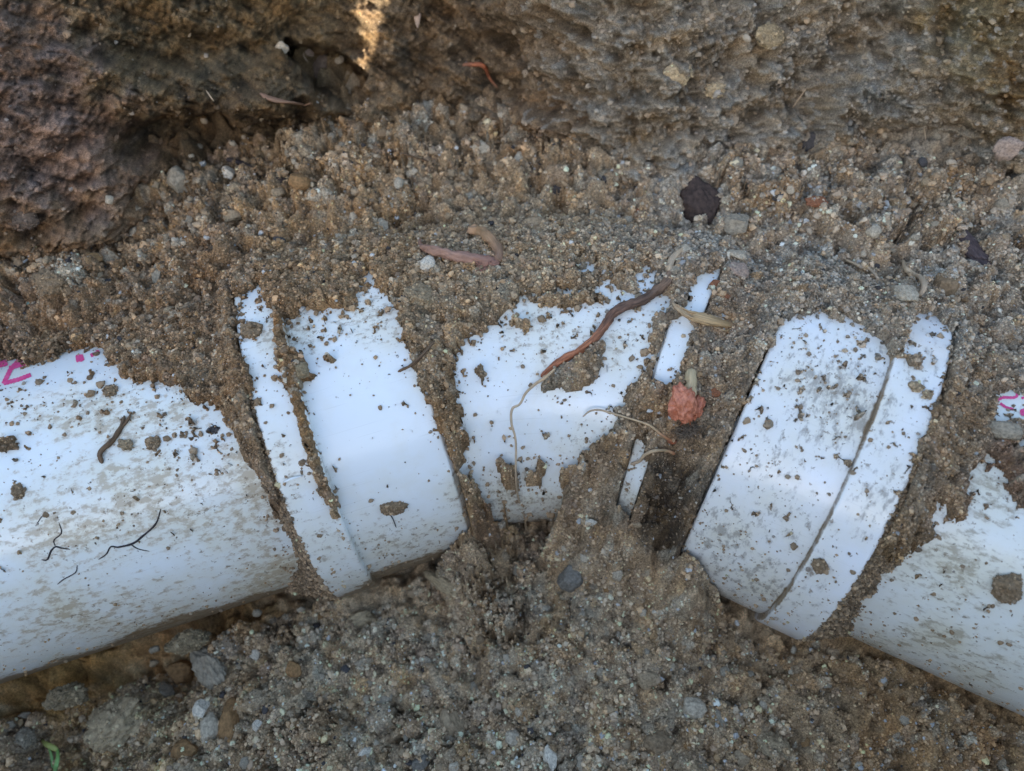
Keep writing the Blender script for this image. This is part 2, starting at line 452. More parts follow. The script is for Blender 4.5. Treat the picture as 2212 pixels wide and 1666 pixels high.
for hx, hy, hr, dep in [(1420,1195,24,.010),(1500,1010,14,.008),(1480,960,14,.006),(1010,1520,16,.006),(920,540,9,.006),(60,1600,40,.012),(30,640,26,.005),(1440,1115,22,.006)]:
    T = T - dep * np.exp(-((U0 - hx) ** 2 + (V0 - hy) ** 2) / hr ** 2)

# crumbs pressed into the surface: low domes with their own colour
PAL = np.array([(.30,.215,.135),(.22,.145,.082),(.33,.29,.235),(.42,.385,.32),(.12,.085,.06),(.36,.235,.12),(.27,.20,.15),(.50,.47,.41),(.20,.17,.145)])
PALW = np.array([.27,.22,.15,.08,.07,.06,.11,.02,.02]); PALW /= PALW.sum()
REG = [(120,320,190,(.195,.145,.128)),(60,180,150,(.185,.14,.125)),(350,110,230,(.165,.128,.078)),(600,60,200,(.165,.128,.078)),(620,250,150,(.10,.072,.042)),(450,290,150,(.11,.078,.047)),(1000,120,220,(.17,.13,.09)),  # darkest browns: shade of the wall undercut painted into the soil colour
 (1400,130,260,(.25,.23,.20)),(1800,150,300,(.255,.24,.215)),(2190,220,90,(.16,.11,.05)),(2100,60,150,(.22,.19,.12)),(1150,280,150,(.19,.14,.10)),
 (100,600,220,(.175,.12,.075)),(450,620,220,(.19,.132,.083)),(700,430,250,(.235,.17,.105)),(1150,450,250,(.25,.205,.15)),(1600,450,280,(.27,.25,.225)),(2050,550,280,(.265,.245,.22)),
 (150,1490,150,(.20,.125,.048)),(520,1330,110,(.19,.115,.05)),(400,1440,70,(.20,.12,.055)),(250,1560,120,(.29,.235,.155)),(600,1530,200,(.275,.232,.175)),(60,1610,70,(.20,.165,.13)),
 (1000,1400,250,(.265,.222,.17)),(1350,1450,220,(.245,.20,.15)),(1650,1550,200,(.22,.165,.11)),(2000,1530,230,(.17,.115,.065)),(1150,1600,250,(.27,.23,.18)),
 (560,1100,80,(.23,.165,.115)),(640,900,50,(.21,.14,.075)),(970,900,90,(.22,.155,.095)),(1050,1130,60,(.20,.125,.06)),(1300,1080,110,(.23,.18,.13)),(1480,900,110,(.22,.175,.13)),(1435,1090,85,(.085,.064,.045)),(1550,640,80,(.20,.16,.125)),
 (2050,900,110,(.215,.165,.115)),(1900,1280,100,(.17,.12,.065)),(2180,1020,70,(.165,.11,.08))]
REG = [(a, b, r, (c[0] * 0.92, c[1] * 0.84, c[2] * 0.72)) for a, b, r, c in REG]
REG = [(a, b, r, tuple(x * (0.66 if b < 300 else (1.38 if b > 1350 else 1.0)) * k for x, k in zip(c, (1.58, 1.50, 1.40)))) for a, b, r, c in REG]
PAL = PAL * np.array([1.42, 1.31, 1.13])
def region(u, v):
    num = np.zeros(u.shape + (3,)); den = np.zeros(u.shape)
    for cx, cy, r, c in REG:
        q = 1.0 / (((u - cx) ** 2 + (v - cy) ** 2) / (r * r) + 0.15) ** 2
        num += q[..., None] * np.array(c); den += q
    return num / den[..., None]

# ---- dirt cover on the pipe
Rloc = radius(SS)
onp = np.abs(DD) < 0.072
zt = np.sqrt(np.maximum(Rloc ** 2 - DD ** 2, 0))
PU, PV = project(X, Y, zt)
e1 = spec(21, 0.0010, 0.012, 1.7); e2 = spec(22, 0.0010, 0.012, 1.7)
bare = np.zeros(X.shape, bool)
nrmx, nrmy = centre(SS)[2:]
facing = ((CAM[0] - X) * nrmx * DD + (CAM[1] - Y) * nrmy * DD + (CAM[2] - zt) * zt > 0.000004) | (DD < 0)
RNG = [(-9, -0.0003), (-0.0004, 0.0150), (0.0150, 0.0540), (0.0535, RIDGE0 + .0004), (0.0535, RIDGE0 + .0004), (RIDGE0 - .0006, RIDGE1 + .0004), (RIDGE0 - .0006, RIDGE1 + .0004),
       (HR0 - .0004, S3 - 0.0150), (S3 - 0.0152, S3 + .0004), (S3 + .0002, 9), (S3 + .0002, 9), (S3 + .0002, 9)]
for poly, (sa, sb) in zip(BARE, RNG):
    bare |= pip(PU + e1 * 6.0, PV + e2 * 6.0, poly) & (SS >= sa) & (SS <= sb) & facing & (np.abs(DD) < Rloc + 0.004)
for poly in DIRT: bare &= ~pip(PU + e1 * 4.0, PV + e2 * 4.0, poly)
dirtm = blur(1.0 - bare.astype(float), 0.0008)
dirtw = blur(1.0 - bare.astype(float), 0.004)
n_a = spec(23, 0.0012, 0.004, 1.2); n_b = spec(24, 0.0025, 0.010, 1.8)
rho = blobs(PU, PV, SPECK)
tmain = (dirtm - 0.5) * 0.006 + (np.clip(dirtw - 0.3, 0, 1)) * 0.0016 * (dirtm > .4) + 0.00045 * n_a + 0.0008 * n_b * (dirtm > 0.5)
rho = np.maximum(rho, 0.92 * sstep(0.02, 0.55, dirtw) * (DD > -0.045))
tmain = np.where(bare, np.minimum(tmain, -0.0003), tmain)
rho = np.where((SS > RIDGE0 - .0006) & (SS < RIDGE1 + .0004), rho * 0.45, rho)
tsp = (0.55 * n_a + 0.70 * n_b - (2.30 - 1.95 * rho)) * 0.0011
tt = np.maximum(np.clip(tmain, -0.004, 0.0045), np.clip(tsp, -0.004, 0.0013))
Rs = np.where(dirtm > 0.5, np.maximum(Rloc, radius_fill(SS) * sstep(0.5, 0.9, dirtm) + Rloc * (1 - sstep(0.5, 0.9, dirtm))), Rloc)
Rt = Rs + tt
inside = np.abs(DD) < Rt
zp = np.sqrt(np.maximum(Rt ** 2 - DD ** 2, 0))
Z = np.where(inside, np.where(T > zp, zp + (T - zp) * sstep(0.45, 0.85, dirtm), zp), T)
# front: never let the cover hang free in the air, it ends a little below the widest line
Z = np.where(inside & (DD < 0), np.maximum(Z, T), Z)
Z = np.where(inside & (DD < 0) & (dirtm < 0.5) & (tsp < 0), np.minimum(T, zp), Z)
joint = (SS > 0.0545) & (SS < HR0 + 0.001)
Z = np.where(~joint & (DD < -0.85 * Rloc), T, Z)
pipe_z = np.where(np.abs(DD) < Rloc, np.sqrt(np.maximum(Rloc ** 2 - DD ** 2, 0)), -1)
expo = Z > pipe_z + 0.00005
Z = np.where(~expo, np.minimum(np.where(DD < 0, np.minimum(Z, T), Z), pipe_z - 0.0012), Z)
# soil banks down from the dirt-filled joints at its angle of repose
src = expo & (DD < -0.01) & (dirtw > 0.70) & (pipe_z > -0.5) & (SS > 0.056) & (SS < HR0 - 0.001)
tal = np.where(src, Z, -1.0)
slope = 1.7
for i in range(NY - 2, -1, -1):
    up_ = tal[i + 1]
    m_ = np.maximum(up_ - slope * DX, np.maximum(np.roll(up_, 1), np.roll(up_, -1)) - 3.6 * DX)
    tal[i] = np.maximum(tal[i], m_)
tal = tal + 0.0009 * mid + 0.0003 * fine
free = ((DD < -0.005) & expo & joint & (dirtm > 0.5)) | (DD < -Rloc - 0.0005)
Z = np.where(free & (tal > Z), tal, Z)
hu, hv = project(X, Y, Z)
joint_hollow = blur(pip(hu + jit, hv + jit2, [(1392,1000),(1470,985),(1500,1010),(1490,1090),(1470,1195),(1390,1190),(1385,1100)]).astype(float), 0.0015)
Z = np.where(expo & joint, np.maximum(Z - joint_hollow * (0.0022 + 0.0016 * n_b.clip(-1, 2)), pipe_z + 0.0008), Z)
expo = Z > pipe_z + 0.00005

CU, CV = project(X, Y, Z)
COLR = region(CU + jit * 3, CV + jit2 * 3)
COLR *= (1.0 + 0.16 * mid + 0.10 * fine)[..., None].clip(0.5, 1.6)
tone = spec(31, 0.006, 0.05, 2.2)
COLR[..., 0] *= 1 + 0.05 * tone; COLR[..., 2] *= 1 - 0.06 * tone

ncr = 20000
cx = RS.uniform(GX[4], GX[-5], ncr); cy = RS.uniform(GY[4], GY[-5], ncr)
cr = 0.0010 * np.exp(RS.normal(0, 0.72, ncr)).clip(0.5, 6.5)
cr = np.where((cy < 0.12) & (cx > 0.02), np.minimum(cr, 0.0022), cr)
order = np.argsort(-cr); cx, cy, cr = cx[order], cy[order], cr[order]
ii = ((cy - GY[0]) / DX).astype(int); jj = ((cx - GX[0]) / DX).astype(int)
ww = wallness[ii, jj]
for k in range(ncr):
    i, j = ii[k], jj[k]
    if ww[k] > 0.5: continue
    if not expo[i, j]: continue
    r = cr[k]
    if pipe_z[i, j] > 0: r = min(r, 0.0016)
    a = rnd.uniform(0.7, 1.4); ang = rnd.uniform(0, 3.14)
    n = int(r * 2.0 / DX) + 1
    i0, i1, j0, j1 = max(i - n, 0), min(i + n + 1, NY), max(j - n, 0), min(j + n + 1, NX)
    dx = X[i0:i1, j0:j1] - cx[k]; dy = Y[i0:i1, j0:j1] - cy[k]
    c, s_ = math.cos(ang), math.sin(ang)
    q = ((dx * c + dy * s_) * a) ** 2 + ((-dx * s_ + dy * c) / a) ** 2
    q = q / (r * r) * (1 + 0.30 * fine[i0:i1, j0:j1])
    h = np.sqrt(np.maximum(1 - q, 0)) * r * rnd.uniform(0.45, 0.95)
    sel = (h > 0) & expo[i0:i1, j0:j1]
    if r > 0.0013 and pipe_z[i, j] < 0:                   # gap round a clod
        moat = np.clip(1 - np.abs(q - 1.45) / 0.6, 0, 1) * expo[i0:i1, j0:j1]
        Z[i0:i1, j0:j1] -= 0.55 * r * moat * (0.6 + 0.4 * np.sign(fine[i0:i1, j0:j1]))
    zc = Z[i, j]
    sub = Z[i0:i1, j0:j1]
    nz = np.maximum(sub, 0.35 * sub + 0.65 * zc + h * 1.2 - 0.15 * r)
    Z[i0:i1, j0:j1] = np.where(sel, np.minimum(nz, sub + 1.25 * r), sub)
    col = PAL[RS.choice(len(PAL), p=PALW)] * rnd.uniform(0.75, 1.25)
    cc = COLR[i0:i1, j0:j1]; m3 = sel[..., None]
    mixk = 0.34 + 0.22 * min(1.0, r / 0.003)
    COLR[i0:i1, j0:j1] = np.where(m3, (1 - mixk) * COLR[i, j] + mixk * col, cc)
COLR *= (1 - 0.55 * joint_hollow)[..., None]                      # darker soil colour in the hollow of the open joint
COLR = COLR.clip(0.012, 0.7)

ground_col = np.concatenate([COLR.reshape(-1, 3), np.ones((NX * NY, 1))], 1)
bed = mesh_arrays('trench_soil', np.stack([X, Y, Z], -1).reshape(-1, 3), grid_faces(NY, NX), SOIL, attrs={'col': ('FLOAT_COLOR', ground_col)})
tag(bed, 'brown sandy soil of the trench bed and cut wall around the pipe', kind='structure')

# ---- the cut face of the trench: a sheet of its own, relief pushed out along its normal
QV = np.arange(-0.022, 0.100, DX); WX = GX
_kw = np.exp(-0.5 * (np.arange(-40, 41) / 16.0) ** 2); _kw /= _kw.sum()
footw = np.convolve(np.pad(np.interp(WX, WB[:, 0], WB[:, 1]), 40, mode='edge'), _kw, 'valid')
fsl = np.gradient(footw, DX)
shp = (len(QV), len(WX))
BETA = math.radians(58)
bend_ = np.interp(QV, [-0.022, 0.0, 0.012, 0.1], [0.9, 0.75, 1.0, 1.0])
q_y = np.cumsum(np.cos(BETA * bend_)) * DX; q_z = np.cumsum(np.sin(BETA * bend_)) * DX
i0_ = int(np.argmin(np.abs(QV))); q_y -= q_y[i0_]; q_z -= q_z[i0_]
zfoot = 0.052 + 0.0 * WX
BX = np.broadcast_to(WX, shp); BY = footw[None] + q_y[:, None]; BZ = zfoot[None] + q_z[:, None]
nw = np.stack([fsl * math.sin(BETA), -math.sin(BETA) + 0 * fsl, math.cos(BETA) + 0 * fsl], -1); nw /= np.linalg.norm(nw, axis=1)[:, None]
w_big = spec(51, 0.014, 0.07, 2.4, 1.6, math.radians(15), shp)
w_mid = spec(52, 0.005, 0.022, 2.2, 1.5, math.radians(-25), shp)
w_fine = spec(53, 0.0010, 0.007, 1.9, 1.6, 0.3, shp)
w_str = spec(54, 0.0011, 0.014, 1.7, 9.0, math.radians(-38), shp)       # spade-smeared streaks, left part
w_str2 = spec(55, 0.0012, 0.012, 1.8, 5.5, math.radians(8), shp)        # layered, right part
w_cr = spec(56, 0.0022, 0.010, 1.6, 1.0, 0.0, shp)
wu, wv = project(BX, BY, BZ)
j1 = spec(57, 0.004, 0.03, 2.2, 1, 0, shp) * 9; j2 = spec(58, 0.004, 0.03, 2.2, 1, 0, shp) * 9
rsd = sstep(900, 1500, wu)
def fld(poly, sg): return blur(pip(wu + j1, wv + j2, poly).astype(float), sg)
w_rdg = spec(61, 0.010, 0.06, 2.4, 2.6, math.radians(-16), shp)
D_ = 0.0046 * w_big - 0.0034 * np.exp(-np.abs(w_rdg) / 0.07) * sstep(-0.6, 0.6, w_mid) + 0.0022 * w_mid + 0.00055 * w_fine
crack = np.abs(spec(60, 0.006, 0.03, 2.2, 2.2, math.radians(-30), shp))
D_ -= 0.0022 * np.exp(-(crack / 0.05) ** 2) * (1 - 0.5 * rsd)
D_ += (1 - rsd) * (0.0005 * w_str + 0.0010 * np.maximum(w_cr, -0.6)) + rsd * (0.0006 * w_str2 + 0.0009 * np.maximum(w_cr, -0.8))
D_ -= 0.0016 * sstep(0.9, 1.9, np.abs(w_mid)) * (w_fine > -0.3)
f_hole = fld([(618,100),(690,92),(742,130),(778,165),(790,205),(768,240),(735,228),(715,205),(690,182),(655,152),(615,128)], 0.0011)
f_under = fld([(290,275),(360,252),(450,252),(540,278),(600,264),(700,262),(775,243),(768,290),(640,305),(520,325),(420,350),(340,350),(280,300)], 0.0022)
f_ledge = fld([(100,100),(260,130),(420,150),(600,140),(680,200),(560,215),(470,246),(360,246),(300,268),(180,200)], 0.0022)
f_ledge2 = fld([(470,225),(560,190),(700,200),(760,235),(700,258),(600,258),(540,268)], 0.0020)
f_lump = fld([(-160,120),(40,90),(150,190),(240,300),(300,400),(260,470),(60,540),(-160,560)], 0.0045)
f_crev = fld([(1840,280),(1990,310),(2120,352),(2260,372),(2260,396),(2110,378),(1980,334),(1850,298)], 0.0010)
f_slab = fld([(1850,90),(2260,120),(2260,350),(2080,330),(1900,270),(1780,240)], 0.0030)
f_nick = fld([(1080,95),(1130,60),(1150,120),(1110,180)], 0.0012) + fld([(1640,110),(1720,90),(1740,130),(1690,165)], 0.0012) + fld([(1580,228),(1650,240),(1640,262),(1570,255)], 0.0010)
D_ += -0.036 * f_hole - 0.021 * f_under + 0.017 * f_ledge + 0.014 * f_ledge2 + 0.011 * f_lump - 0.009 * f_crev + 0.005 * f_slab - 0.007 * f_nick
D_ -= 0.0012 * f_slab * (w_cr * (w_cr > 0)) 
WV = np.stack([BX + nw[None, :, 0] * D_, BY + nw[None, :, 1] * D_, BZ + nw[None, :, 2] * D_], -1)
WU_, WVV_ = project(WV[..., 0], WV[..., 1], WV[..., 2])
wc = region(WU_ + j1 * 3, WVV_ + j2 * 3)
wc *= (1 + 0.14 * w_fine + 0.13 * w_mid + 0.20 * (1 - rsd) * w_str + 0.10 * rsd * w_cr + 0.12 * rsd * w_str2)[..., None].clip(0.45, 1.8)
wt = spec(59, 0.004, 0.03, 2.0, 2, 0.2, shp)
wc[..., 0] *= 1 + 0.05 * wt; wc[..., 2] *= 1 - 0.07 * wt
wc = np.where((rsd > 0.4)[..., None] & (w_cr > 1.3)[..., None], 0.5 * wc + 0.5 * np.array([.36, .335, .28]), wc).clip(0.012, 0.6)
wall = mesh_arrays('trench_wall', WV.reshape(-1, 3), grid_faces(*shp), SOIL, attrs={'col': ('FLOAT_COLOR', np.concatenate([wc.reshape(-1, 3), np.ones((wc.size // 3, 1))], 1))})
tag(wall, 'rough cut soil face rising behind the pipe', kind='structure')
WF = WV.reshape(-1, 3); WFU, WFV = WU_.ravel(), WVV_.ravel(); WFD = (WF - CAM) @ _fw
HIT = {'wall': None}

TOP = np.maximum(Z, pipe_z)
def topz(x, y, F=None):
    F = TOP if F is None else F
    fx = np.clip((np.asarray(x) - GX[0]) / DX, 0, NX - 1.001); fy = np.clip((np.asarray(y) - GY[0]) / DX, 0, NY - 1.001)
    i = fy.astype(int); j = fx.astype(int); a = fx - j; b = fy - i
    return (F[i, j] * (1 - a) + F[i, j + 1] * a) * (1 - b) + (F[i + 1, j] * (1 - a) + F[i + 1, j + 1] * a) * b

_tt = np.linspace(0.12, 0.48, 1500)
def at(px, py, lift=0.0):
    """the point of the place that this spot of the photograph shows, raised by lift towards the open air"""
    r = ray(px, py)
    P = CAM + _tt[:, None] * r
    below = P[:, 2] < topz(P[:, 0], P[:, 1])
    k = int(np.argmax(below)) if below.any() else len(_tt) - 1
    hit = P[k]; HIT['wall'] = None
    if py < 640:
        m = np.where((np.abs(WFU - px) < 2.6) & (np.abs(WFV - py) < 2.6))[0]
        if len(m):
            b = m[np.argmin(WFD[m])]
            if WFD[b] < float((hit - CAM) @ _fw):
                hit = WF[b].astype(float); HIT['wall'] = Vector(nw[b % len(WX)].tolist())
    return hit - r * lift

# ------------------------------------------------------------------ the ground beyond: trench sides, banks, added shading mound, open yard
GL = 0.20                                    # level of the yard
CREST_Y = -0.30  # crest line of an out-of-view mound added to block the sun
def wallpoint(px, py):
    return at(px, max(py, 2))
def to_crest(p):
    k = (CREST_Y - p[1]) / sdir[1]
    return p + sdir * k
def top_ray(px, py):
    # point on the wall plane above the frame, continue the wall
    r = ray(px, py); best = None
    for t in np.linspace(0.2, 0.6, 1600):
        p = CAM + r * t
        f = np.interp(p[0], WB[:, 0], WB[:, 1])
        if p[2] < 0.066 + wall_rise(p[1] - f): return p
    return CAM + r * 0.4
n0 = to_crest(at(774, 124)); n1 = to_crest(at(790, 4)); n2 = to_crest(at(842, 4)); n3 = to_crest(at(800, 80))
e0 = to_crest(at(1350, 66)); 
CREST = max(to_crest(at(px, 3))[2] for px in (100, 500, 900, 1300, 1700, 2100)) + 0.03
xs_notch = np.array([n1[0] - 0.005, n0[0] - 0.002, n0[0] - 0.001, n3[0] + 0.0005, n2[0] - 0.002, n2[0] + 0.003])
zs_notch = np.array([CREST, n1[2] - 0.004, n0[2] - 0.010, n3[2] - 0.006, n2[2] - 0.002, CREST])
o_ = np.argsort(xs_notch); xs_notch, zs_notch = np.sort(xs_notch), zs_notch[o_]
def crest(x):
    z = CREST + 0.012 * np.sin(x * 23) + 0.008 * np.sin(x * 61 + 1)
    z = np.maximum(z, CREST)
    nz = np.interp(x, xs_notch, zs_notch)
    z = np.where((x > xs_notch[0]) & (x < xs_notch[-1]), np.minimum(z, nz), z)
    return z
xa = np.concatenate([-np.geomspace(60, 1.0, 26), np.arange(-0.99, -0.30, 0.010), np.arange(-0.30, 0.30, 0.003), np.arange(0.30, 1.0, 0.012), np.geomspace(1.0, 60, 26)])
xa = np.unique(np.concatenate([xa, np.arange(xs_notch[0] - 0.05, xs_notch[-1] + 0.05, 0.001)]))
ya = np.concatenate([-np.geomspace(60, 1.2, 24), np.arange(-1.19, -0.60, 0.015), np.arange(-0.60, 0.62, 0.005), np.geomspace(0.64, 60, 30)])
ya = np.unique(np.concatenate([ya, [CREST_Y]]))
XA, YA = np.meshgrid(xa, ya)
TA, SA, DA = macro(XA, YA)
fa = np.interp(XA, WB[:, 0], WB[:, 1])
TA = np.where(YA > fa - 0.02, np.minimum(TA + wall_rise(YA - fa), GL + 0.02 * np.clip(YA - 0.4, 0, 1)), TA)
TA = np.minimum(TA, GL + 0.02)
# near side: the bed rises to the bank that carries the added shading mound
nearrise = np.where(YA < -0.05, (-0.05 - YA) * 1.15, 0)
TA = np.where(YA < -0.03, np.minimum(-0.036 + nearrise, GL), TA)
ex = np.abs(XA) - 0.85
TA = np.where(ex > 0, np.minimum(np.maximum(TA, -0.036 + ex * 1.4), GL + .02) if True else TA, TA)
XE = XA - (YA - CREST_Y) * sdir[0] / sdir[1]             # sun groove through the unseen mound added to shade the trench
shade_heap = crest(XE) - np.where(YA > CREST_Y, 1.7, 1.1) * np.abs(YA - CREST_Y)
shade_heap = np.where(np.abs(XA) > 1.3, shade_heap - (np.abs(XA) - 1.3) * 0.6, shade_heap)
TA = np.maximum(TA, np.where(YA < 0.0, shade_heap, -1))
rr_ = np.random.RandomState(5)
nz_ = np.array([mnoise.fractal(Vector((x * 14, y * 14, 3.0)), 1.0, 2.0, 4) for x, y in zip(XA.ravel(), YA.ravel())]).reshape(XA.shape)
ridge_keep = sstep(0.0, 0.05, np.abs(YA - CREST_Y))
TA = TA + 0.006 * nz_ * ridge_keep
inp = (XA > GX[0] + 0.006) & (XA < GX[-1] - 0.006) & (YA > GY[0] + 0.006) & (YA < GY[-1] - 0.006)
TA = np.where(inp, np.minimum(TA, -0.05) - 0.06, TA - 0.001)
ca = np.array([(.23, .17, .11)]) * (1 + 0.25 * nz_.ravel()[:, None]).clip(0.6, 1.4)
ca = np.concatenate([ca, np.ones((ca.shape[0], 1))], 1)
gnd = mesh_arrays('ground', np.stack([XA, YA, TA], -1).reshape(-1, 3), grid_faces(*XA.shape), SOIL, attrs={'col': ('FLOAT_COLOR', ca)})
tag(gnd, 'bare brown ground with the dug trench, its banks and an unseen mound added to shade it', kind='structure')

# ------------------------------------------------------------------ pipes
def tube_part(name, stations, mat, parent=None, nseg=300, inner=None, ds=0.0008, a0=-0.75, a1=3.9):
    """swept shell along the centre line; stations = [(s, R)...]; angle 0 points to the far side, 90 degrees up"""
    pts = [stations[0]]
    for (s0, r0), (s1, r1) in zip(stations[:-1], stations[1:]):
        L = math.hypot(s1 - s0, r1 - r0); n = 8 if L > 0.5 else max(1, int(L / ds))
        for k in range(1, n + 1):
            pts.append((s0 + (s1 - s0) * k / n, r0 + (r1 - r0) * k / n))
    sv = np.array([p[0] for p in pts]); rv = np.array([p[1] for p in pts])
    ph = np.linspace(0, 2 * math.pi, nseg, endpoint=False)
    x, y, nx, ny = centre(sv)
    c, s_ = np.cos(ph), np.sin(ph)
    V = np.stack([x[:, None] + nx[:, None] * rv[:, None] * c, y[:, None] + ny[:, None] * rv[:, None] * c, rv[:, None] * s_ + 0 * x[:, None]], -1)
    u, v = project(V[..., 0], V[..., 1], V[..., 2])
    stn = blobs(u, v, STAIN)
    # smear halo where dirt sits on the surface
    gi = ((V[..., 1] - GY[0]) / DX); gj = ((V[..., 0] - GX[0]) / DX)
    ok = (gi > 0) & (gi < NY - 1) & (gj > 0) & (gj < NX - 1) & (V[..., 2] > -0.001)
    gi = np.clip(gi, 0, NY - 1).astype(int); gj = np.clip(gj, 0, NX - 1).astype(int)
    halo = np.where(ok, HALO[gi, gj], 0)
    stn = np.maximum(stn, halo * 1.15)
    # mud left on the flank down by the soil
    zz = V[..., 2] - topz(V[..., 0], V[..., 1], TFRONT)
    low = sstep(0.012, -0.018, V[..., 2] + 0.004 * np.sin(u * 0.013)) * (c[None, :] < 0)
    mud = low * MUDK(u)
    for s_g, amt in ((0.0153, .50), (S3 - 0.0153, .62)):
        mud = np.maximum(mud, amt * np.exp(-((sv[:, None] - s_g) / 0.0009) ** 2) * (V[..., 2] > -0.06))
    sdv = np.stack([np.broadcast_to(sv[:, None], stn.shape), np.broadcast_to(ph[None] * rv.mean(), stn.shape), 0 * stn], -1)
    return mesh_arrays(name, V.reshape(-1, 3), grid_faces(len(pts), nseg, True), mat, parent,
                       attrs={'stain': ('FLOAT', stn), 'mud': ('FLOAT', mud), 'sd': ('FLOAT_VECTOR', sdv)})
HALO = blur((1.0 - bare.astype(float)), 0.0022) * (np.abs(DD) < 0.068)
TFRONT = Z
def MUDK(u):
    return np.interp(u, [-300, 0, 300, 430, 560, 640, 700, 900, 1020, 1040, 1200, 1450, 1600, 1900, 2212], [1., 1., .9, .95, 1.1, 1.1, .75, .80, .80, .9, .6, .45, .2, .35, .4])

def bev(s, r, b, side):   # rounded rim corner
    return [(s - side * b * (1 - math.cos(a)) if False else s + side * b * (1 - math.cos(a)), r - b + b * math.sin(a)) for a in np.linspace(0, math.pi / 2, 5)]

left = empty('sewer_pipe', (*oL, 0))
def reparent(o, p):
    o.parent = p; o.matrix_parent_inverse = Matrix.Translation(-Vector(p.location))
    return o
o = tube_part('pipe_wall', [(-0.95, RP), (-0.20, RP), (0.012, RP)], PVC_L); reparent(o, left)
tag(left, 'white plastic sewer pipe running out of the left edge, with pink lettering', 'pipe')

elb = empty('pipe_bend', (*centre((S1 + S2) / 2)[:2], 0))
st = [(0.0004, RP + 0.0001), (0.0, RP + 0.0006)] + [(p[0], p[1]) for p in bev(0.0, RB, 0.0010, 1)] + [(0.0138, RB)] + [(p[0], p[1]) for p in reversed(bev(0.0149, RB, 0.0009, -1))] + [(0.0151, RH - 0.0004)]
e_col = tube_part('collar', st, PVC_E)
st = [(0.0140, RH), (0.0522, RH)] + [(0.0522 + 0.0010 * math.sin(a), RH - 0.0010 + 0.0010 * math.cos(a)) for a in np.linspace(0.2, 1.3, 5)] + [(0.0552, 0.0602), (0.0565, 0.0592)]
o = tube_part('socket', st, PVC_E); reparent(o, elb); e_col.parent = o
o = tube_part('bend_body', [(0.0555, 0.0594), (RIDGE0 + 0.001, 0.0590)], PVC_E); reparent(o, elb)
st = [(RIDGE0, 0.0588)] + [(RIDGE0 + 0.0008 * (1 - math.cos(a)), 0.0604 + 0.0008 * math.sin(a)) for a in np.linspace(0, 1.57, 4)] + \
     [(RIDGE1 - 0.0006 + 0.0006 * math.sin(a), 0.0606 + 0.0006 * math.cos(a)) for a in np.linspace(0, 1.57, 4)] + [(RIDGE1, 0.0545)]
o = tube_part('end_rim', st, PVC_E); reparent(o, elb)
o = tube_part('spigot', [(RIDGE1 - 0.001, 0.0560), (HR0 + 0.008, 0.0558)], PVC_E); reparent(o, elb)
tag(elb, 'white plastic pipe bend in the middle, collared socket on its left end', 'pipe fitting')

sock = empty('pipe_socket', (*centre(S3 - 0.024)[:2], 0))
st = [(HR0 + 0.010, 0.0578), (HR0 + 0.0005, 0.0590)] + [(HR0 + 0.0012 * (1 - math.cos(a)), RH - 0.0012 + 0.0012 * math.sin(a)) for a in np.linspace(0, 1.57, 5)] + [(S3 - 0.0145, RH)]
c_sock = tube_part('socket', st, PVC_C); reparent(c_sock, sock)
st = [(S3 - 0.0152, RH - 0.0003)] + [(p[0], p[1]) for p in bev(S3 - 0.0152, RB, 0.0010, 1)] + [(S3 - 0.0012, RB)] + [(p[0], p[1]) for p in reversed(bev(S3, RB, 0.0011, -1))] + [(S3, RP + 0.0008), (S3 - 0.001, RP + 0.0001)]
o = tube_part('collar', st, PVC_C); o.parent = c_sock
tag(sock, 'scuffed white plastic socket with a collar, right of the root-filled joint', 'pipe fitting')

right = empty('sewer_pipe', (*oR, 0))
o = tube_part('pipe_wall', [(S3 - 0.012, RP), (S3 + 0.19, RP), (S3 + 0.95, RP)], PVC_R); reparent(o, right)
tag(right, 'white plastic sewer pipe half buried in soil at the right edge, with pink lettering', 'pipe')

# soil packed into the corner between each pipe and its collar, following it down the flank
def fillet(name, s0, side, wfun, Rin, Rout, parent, label, col, seed, ph0=1.85, ph1=3.72):
    nph, m = 420, 34
    ph = np.linspace(ph0, ph1, nph); V = []
    for a in ph:
        wv = wfun(a) * (1 + 0.30 * mnoise.fractal(Vector((a * 9, seed, 0)), 1.0, 2.0, 4))
        endf = min(1.0, (ph1 - a) / 0.25)
        for k in range(m):
            t = k / (m - 1)                              # 0 at the collar, 1 at the outer edge
            s_ = s0 + side * (wv * t - 0.0004)
            hgt = (Rout - 0.0006 - Rin) * (1 - t) ** 1.1 * endf
            nn = mnoise.fractal(Vector((s_ * 420, a * 26, seed)), 0.8, 2.0, 4) * 0.0007 + mnoise.noise(Vector((s_ * 1500, a * 90, seed))) * 0.00035
            R_ = Rin + hgt + nn * (0.4 + min(1, 3 * (1 - t))) + 0.0003 - 0.0009 * t ** 4
            x, y, nx, ny = centre(s_)
            V.append((x + nx * R_ * math.cos(a), y + ny * R_ * math.cos(a), R_ * math.sin(a)))
    V = np.array(V)
    c = np.array(col)[None] * np.array([1 + 0.5 * mnoise.noise(Vector((v * 500).tolist())) + 0.3 * mnoise.noise(Vector((v * 1700).tolist())) for v in V])[:, None].clip(.45, 1.7)
    o = mesh_arrays(name, V, grid_faces(nph, m), SOIL, attrs={'col': ('FLOAT_COLOR', np.concatenate([c, np.ones((len(c), 1))], 1))})
    reparent(o, parent); o['label'] = label
    FILV.append(V); FILC.append(c)
    return o
FILV, FILC = [], []
fillet('packed_soil', 0.0, -1, lambda a: np.interp(a, [1.8, 2.0, 2.2, 2.47, 2.86, 3.03, 3.14, 3.5], [.009, .0095, .0080, .0055, .0050, .0080, .0135, .020]), RP, RB, left, 'brown soil packed against the collar', (.24, .16, .09), 2.0)
